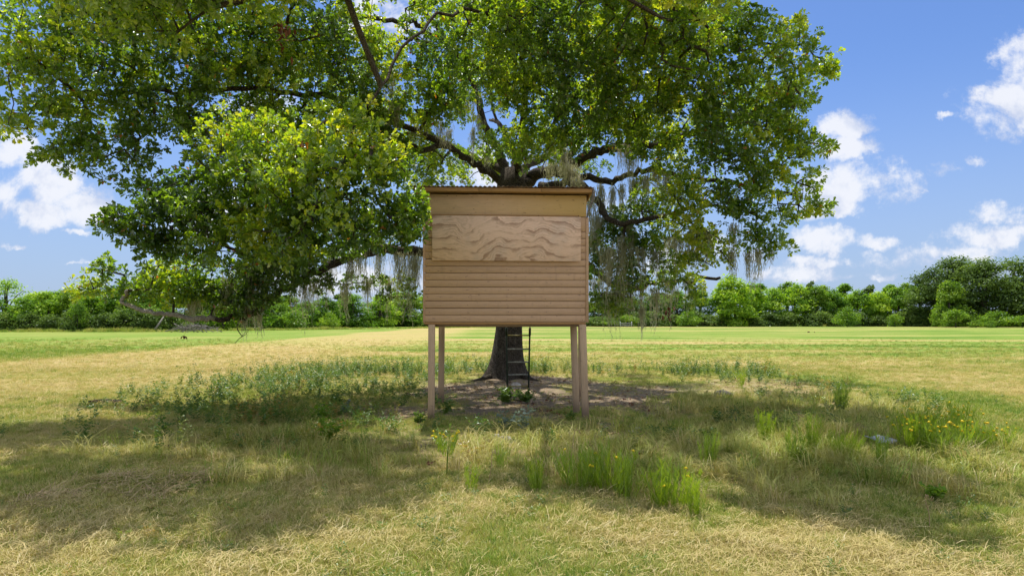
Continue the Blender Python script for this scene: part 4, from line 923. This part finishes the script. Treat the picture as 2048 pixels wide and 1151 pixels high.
    scatter('ground_weeds', wd, x, y, rng.uniform(0, 6.28, len(x)), rng.uniform(.35, 1.2, len(x))*np.where(small, .42, 1), np.where(big, rng.integers(3, 5, len(x)), rng.integers(0, 3, len(x))), np.clip(rng.normal(.5, .24, len(x))+np.where((x > -4) & (x < -2) & (y < 12), .25, 0), 0, 1))
    # weeds along the hedge foot and on the mound
    n = 4200; x = np.where(rng.random(n) < .16, 100+rng.normal(0, 7, n), rng.uniform(-80, 130, n)); d = np.where(x < -45, 90, np.clip(90+(x+45)*1.4, 90, 165))
    y = np.where(np.abs(x-100) < 14, 174+rng.normal(0, 2.5, n), d-3+rng.normal(0, 1, n))
    hw_ = [blade_tuft(90, 40, .5, .35, .03, .6)]
    scatter('edge_weeds', hw_, x, y, rng.uniform(0, 6.28, n), rng.uniform(.5, 1.2, n)*(.3+.95*fbm(x*.16, y*.1, 91)**1.5*1.6), np.zeros(n), np.clip(rng.normal(.72, .15, n), 0, 1))
    # litter of dead leaves on the bare soil
    lt = [leaves_mesh('leaf_litter', np.concatenate([rng.normal(0, .1, (9, 2)), rng.uniform(.005, .02, (9, 1))], 1), np.concatenate([rng.normal(0, 1, (9, 2)), rng.normal(0, .12, (9, 1))], 1), rng.uniform(.03, .07, 9), rng.random(9), M_RUSTLEAF if s else M_STRAW) for s in range(2)]
    n = 1500; x = rng.uniform(-4, 6.5, n); y = rng.uniform(7, 18.5, n); k = rng.random(n) < bare_f(x, y)*.8; x, y = x[k], y[k]
    scatter('leaf_litter', lt, x, y, rng.uniform(0, 6.28, len(x)), rng.uniform(.7, 1.4, len(x)), (rng.random(len(x)) < .3).astype(int), np.zeros(len(x)), .05)
build_grass()

# ------------------------------------------------------------------ plants one can point to
def feathery(seed, h, spread, stems, flowers, fmat=True):
    """clump of upright stems set with thread-like leaves, daisies on top"""
    r = np.random.default_rng(seed); g = MB(); fl = []
    for k in range(stems):
        a = r.uniform(0, 2*math.pi); q = spread*math.sqrt(r.random()); base = Vector((q*math.cos(a)*.6, q*math.sin(a)*.6, -.02)); hh = h*r.uniform(.65, 1.08); top = Vector((q*math.cos(a)*1.3, q*math.sin(a)*1.3, hh))
        sd = Vector((math.cos(a+1.6), math.sin(a+1.6), 0)); mid = base.lerp(top, .5)+Vector((r.normal(0, .01), r.normal(0, .01), 0)); g.ribbon([base, mid, top], [.006, .005, .003], sd, r.random())
        for j in range(int(20*hh/.3)):
            t = r.uniform(.12, 1); p = base.lerp(top, t); b = r.uniform(0, 6.28); d = Vector((math.cos(b)*.6, math.sin(b)*.6, 1)).normalized(); l = r.uniform(.04, .08); g.ribbon([p, p+d*l*.6, p+d*l], [.005, .0045, .001], d.cross(Vector((.3, .1, .9))).normalized(), r.random())
        if k < flowers: fl.append(top)
    me = g.mesh('foliage', M_FEATHER); fm = None
    if fl:
        f = MB()
        for p in fl:
            n = 8; rr = r.uniform(.015, .023); tx, ty = r.normal(0, .3, 2); ax = Vector((tx, ty, 1)).normalized(); u = ax.cross(Vector((1, 0, 0))).normalized(); v = ax.cross(u)
            vs = [p+ax*.012]+[p+u*math.cos(2*math.pi*i/n)*rr*(1 if i % 2 else .72)+v*math.sin(2*math.pi*i/n)*rr*(1 if i % 2 else .72) for i in range(n)]+[p-ax*.008]
            f.add(vs, [(0, 1+i, 1+(i+1) % n) for i in range(n)]+[(n+1, 1+(i+1) % n, 1+i) for i in range(n)], r.random())
        fm = f.mesh('flowers', M_FLOWER)
    return me, fm
def plant(name, label, px, py, me, fm=None, s=1., group=None, cat='plant', d=None):
    x, y = G(px, py)
    if d: y = d; x = (px-CXP)/F*d
    r = empty(name, (x, y, gz(x, y)), rng.uniform(0, 6.28), label=label, category=cat); r.scale = (s, s, s)
    if group: r['group'] = group
    o = link('foliage', me, r)
    if fm: link('flowers', fm, r, kind='stuff')
    return r
def build_plants():
    A = feathery(1, .42, .13, 26, 0); B_ = feathery(2, .36, .22, 60, 16); C_ = feathery(3, .3, .24, 60, 22); D = feathery(4, .3, .08, 14, 0); E = feathery(5, .36, .22, 54, 3)
    g1 = 'yellow-flowered feathery weeds at right'
    for (px, py, me, s, lab) in [(1835,872,B_,1.0,'feathery clump with yellow daisies, leftmost of the row behind the grey scrap sheet'),(1885,880,B_,1.05,'feathery clump with yellow daisies in the middle of the back row at right'),(1920,862,B_,1.0,'tall feathery clump with yellow daisies nearest the shadow edge at right'),
                                (1890,912,C_,1.25,'widest low clump covered in yellow orange flowers at right'),(1945,905,B_,.9,'sparse flowering clump beside the widest yellow orange clump'),(1990,898,C_,.9,'small orange-flowered clump nearest the right edge'),(1825,905,B_,1.,'shaded flowering clump just right of the grey scrap sheet')]:
        plant('flowering_weed', lab, px, py, *me, s=s, group=g1, cat='weed')
    for (px, py, me, s, lab, fl) in [(1160,975,E,.95,'bright green feathery clump before the right post, left of a pair',1),(1215,980,E,1.05,'widest bright green feathery clump before the right post',1),(1252,998,A,.85,'tall narrow feathery plant at the right end of the bright clump',0),(1075,985,A,.7,'feathery plant with one yellow bloom between the two posts',1),(1315,1015,D,1.1,'upright feathery plant left of the shaded double clump',0),(1345,1010,E,.9,'shaded feathery clump with small yellow buds',1),(1395,1030,A,.7,'shaded feathery plant right of the budding clump',0),
                                 (1345,990,D,1,'dark feathery sprig behind the budding clump',0),(1415,935,A,.8,'soft green feathery plant in the long shaded grass',0),(1535,895,A,.9,'shaded feathery plant at the left of three in the long grass',0),(1620,905,A,.95,'shaded feathery plant in the middle of the long grass',0),(1690,918,E,.8,'wide shaded feathery clump left of the grey scrap sheet',0),(1480,775,D,1.2,'small bright feathery plant near the pale stub right of the blind',0),(1680,820,A,1.1,'feathery clump on the far side of the shade at right',0),(1595,930,D,1.2,'low feathery tuft before the long grass',0),(940,985,D,.8,'low bright tuft left of the centre foreground',0),(1005,940,D,.8,'thin feathery sprig near the pale stones',0),(1755,930,A,.8,'shaded feathery plant before the grey scrap sheet',0)]:
        plant('feathery_weed', lab, px, py, me[0], me[1] if fl else None, s=s, cat='weed')
    # tall single stalk with a crown of daisies
    m, f = MB(), MB(); fl = feathery(8, .2, .12, 26, 16); x, y = G(893, 955)
    r = empty('daisy_stalk', (x, y, gz(x, y)), 0, label='tall leafy stalk topped with yellow daisies in front of the left post', category='weed')
    m.tube([(0, 0, -.03), (.01, 0, .2), (0, 0, .34)], [.007, .006, .004], 6)
    st = m.build('stem', M_FEATHER, r, True)
    o = link('foliage', fl[0], r); o.location = (0, 0, .22); o = link('flowers', fl[1], r, kind='stuff'); o.location = (0, 0, .22)
    # silvery plants near the stones and the ladder bush
    sv = weed_mesh(201, .24, 6, M_SILVER, .07); sw = weed_mesh(202, .34, 6, M_SILVER, .07)
    plant('silvery_plant', 'silvery leaved plant left of its pair behind the pale stones', 1010, 862, sv, cat='weed')
    plant('silvery_plant', 'taller silvery leaved plant right of its pair behind the pale stones', 1042, 870, sw, cat='weed')
    plant('silvery_plant', 'small lone silvery weed among the dark weeds left of the blind', 690, 826, sv, s=.9, cat='weed')
    bu = weed_mesh(203, .2, 34, M_WEED, .045, 1.5)
    plant('ladder_bush', 'yellow green bush growing around the left foot of the ladder', 1012, 817, bu, s=1.45, cat='bush', d=12.05)
    plant('ladder_bush', 'leafy bush around the right foot of the ladder', 1052, 812, bu, s=1.2, cat='bush', d=12.1)
    plant('post_bush', 'dark weed growing against the rear left post', 890, 832, weed_mesh(204, .3, 10, M_WEED, .06), cat='bush')
    plant('post_bush', 'dark weed at the foot of the right posts', 1140, 845, weed_mesh(205, .2, 8, M_WEED, .06), cat='bush')
    plant('leafy_weed', 'yellowing leafy weed in the sun patch left of the blind', 640, 850, weed_mesh(206, .3, 14, M_HEDGE_PALE, .06), cat='weed')
    plant('leafy_weed', 'yellow and orange leafed weed nearest the camera left of the blind', 655, 890, weed_mesh(207, .32, 14, M_HEDGE_PALE, .06), cat='weed')
    plant('leafy_weed', 'green leafy weed at the foot of the front left post', 838, 850, weed_mesh(208, .16, 10, M_WEED, .06), cat='weed')
    plant('leafy_weed', 'broad green weed in the right foreground by the shadow edge', 1870, 1000, weed_mesh(209, .15, 12, M_HEDGE_PALE, .05), s=1.0, cat='weed')
    # dry seed stalks
    for (px, py, tx, ty, lab) in [(1130,975,1150,862,'tall bent straw stalk before the right post'),(1188,905,1190,872,'short dry stalk right of the front right post'),(1590,900,1597,830,'pale dry stalk standing in the long grass'),(975,975,985,905,'thin dry stalk left of the silvery plants'),(1860,1060,1850,995,'dry stalk by the broad green weed')]:
        x, y = G(px, py); t = P(tx, ty, y); b = np.array([x, y, gz(x, y)-.02]); m = MB()
        w = smooth_path([b, b*.5+t*.5+np.array([.01, 0, .02]), t, t+np.array([.05, .0, -.02])], 4); m.tube(w, np.linspace(.004, .002, len(w)), 5)
        for k in range(5): q = w[-1-k]; m.tube([q, q+np.array([.02*random.uniform(-1, 1), 0, .025])], .003, 4)
        m.build('dry_stalk', M_STRAW, None, False, label=lab, category='stalk')
build_plants()

# ------------------------------------------------------------------ stones, clods, scraps
def rock_mesh(name, seed, sx, sy, sz, mat_, pts=26):
    r = np.random.default_rng(seed); bm = bmesh.new()
    for k in range(pts):
        v = r.normal(0, 1, 3); v /= np.linalg.norm(v); v = np.sign(v)*np.abs(v)**.7; bm.verts.new((v[0]*sx*r.uniform(.7, 1), v[1]*sy*r.uniform(.7, 1), v[2]*sz*r.uniform(.7, 1)))
    h = bmesh.ops.convex_hull(bm, input=bm.verts[:]); bmesh.ops.delete(bm, geom=[e for e in h['geom_interior'] if isinstance(e, bmesh.types.BMVert)], context='VERTS')
    me = bpy.data.meshes.new(name); bm.to_mesh(me); bm.free(); me.materials.append(mat_); return me
def build_debris():
    S = [('stone',1010,880,.085,.06,.05,M_STONE,'largest pale stone below the silvery plants'),('stone',993,876,.05,.05,.04,M_STONE,'smaller pale stone left of the largest pale stone'),
         ('stone',1205,874,.04,.035,.025,M_STONE,'small pale stone right of the front right post'),('stone',1262,865,.10,.07,.02,M_STONE,'flat pale stone slab right of the blind, nearer of two'),('stone',1275,859,.07,.05,.03,M_STONE,'flat pale stone slab right of the blind, farther of two'),('stone',1216,880,.035,.03,.02,M_STONE,'tiny pale stone beside the small one right of the post'),
         ('stone',1030,778,.16,.12,.1,M_STONE,'pale weathered rock at the foot of the trunk behind the ladder'),('stone',940,741,.14,.12,.05,M_STONE,'pale stone left of the trunk'),
         ('clod',348,897,.15,.1,.06,M_CLOD,'dark earth clod in the sunny grass at left'),('clod',210,806,.35,.2,.07,M_CLOD,'dark patch of piled cuttings at the left shade edge'),('clod',975,884,.07,.06,.04,M_CLOD,'dark rotten wood lump left of the pale stones'),('clod',1617,664.5,.16,.14,.12,M_CLOD,'dark clod alone on the far mown field'),('clod',1629,664.5,.09,.09,.07,M_CLOD,'smaller dark clod beside the one on the far field')]
    for k, (nm, px, py, a, b, c, mt, lab) in enumerate(S):
        x, y = G(px, py); o = link(nm, rock_mesh(nm, 300+k, a, b, c, mt), label=lab, category=nm); o.location = (x, y, gz(x, y)+c*.35); o.rotation_euler = (0, 0, rng.uniform(-.4, .4))
    # bent scrap sheets
    def sheet(px, py, w, d, lab, bend=.03, rz=.2):
        m = MB(); n = 8; vs, fs = [], []
        for j in range(3):
            for i in range(n+1): vs.append(((i/n-.5)*w+random.uniform(-.015, .015), (j/2-.5)*d, .02+bend*math.sin(i*1.1+j)+.015*j))
        for j in range(2):
            for i in range(n): fs.append((j*(n+1)+i, j*(n+1)+i+1, (j+1)*(n+1)+i+1, (j+1)*(n+1)+i))
        m.add(vs, fs); o = m.build('scrap_sheet', M_SCRAP, None, True, label=lab, category='scrap'); x, y = G(px, py); o.location = (x, y, gz(x, y)+.03); o.rotation_euler = (.04, 0, rz); q = o.modifiers.new('thickness', 'SOLIDIFY'); q.thickness = .004
    sheet(1765, 893, .3, .26, 'bluish grey scrap sheet lying among the weeds at right', .01)
    # pale rotten stub and drifts of cut straw
    x, y = G(1446, 791); m = MB(); m.tube([(-.16, 0, .05), (0, .02, .08), (.2, -.02, .03)], [.04, .05, .02], 8, wob=.2); o = m.build('rotten_branch', M_PALE, None, True, label='pale rotten branch piece on the ground right of the blind', category='branch'); o.location = (x, y, gz(x, y))
    for k, (px, py, a, lab) in enumerate([(250,965,.5,'heap of pale cut straw in the left shade, leftmost'),(385,965,.42,'heap of pale cut straw beside the shade at left centre'),(300,990,.45,'flat drift of cut straw nearest the left foreground'),(100,1000,.4,'straw drift at the left edge of the foreground shade'),(1700,860,.32,'brown dead brush heap left of the yellow flowers')]):
        r_ = np.random.default_rng(400+k); m = MB()
        for q in range(260):
            x, y = r_.normal(0, a*.42, 2); hgt = .09*math.exp(-(x*x+y*y)/(a*a*.35)); b = r_.uniform(0, 6.28); d = Vector((math.cos(b), math.sin(b), r_.normal(0, .18))); p = Vector((x, y, .01+hgt*r_.random())); l = r_.uniform(.1, .26); m.ribbon([p, p+d*l*.5+Vector((0, 0, .015)), p+d*l], [.005, .005, .002], Vector((-d.y, d.x, .3)).normalized())
        X, Y = G(px, py); o = m.build('straw_heap', M_STRAW if k < 4 else M_RUSTLEAF, None, False, label=lab, category='straw heap'); o.location = (X, Y, gz(X, Y))
build_debris()
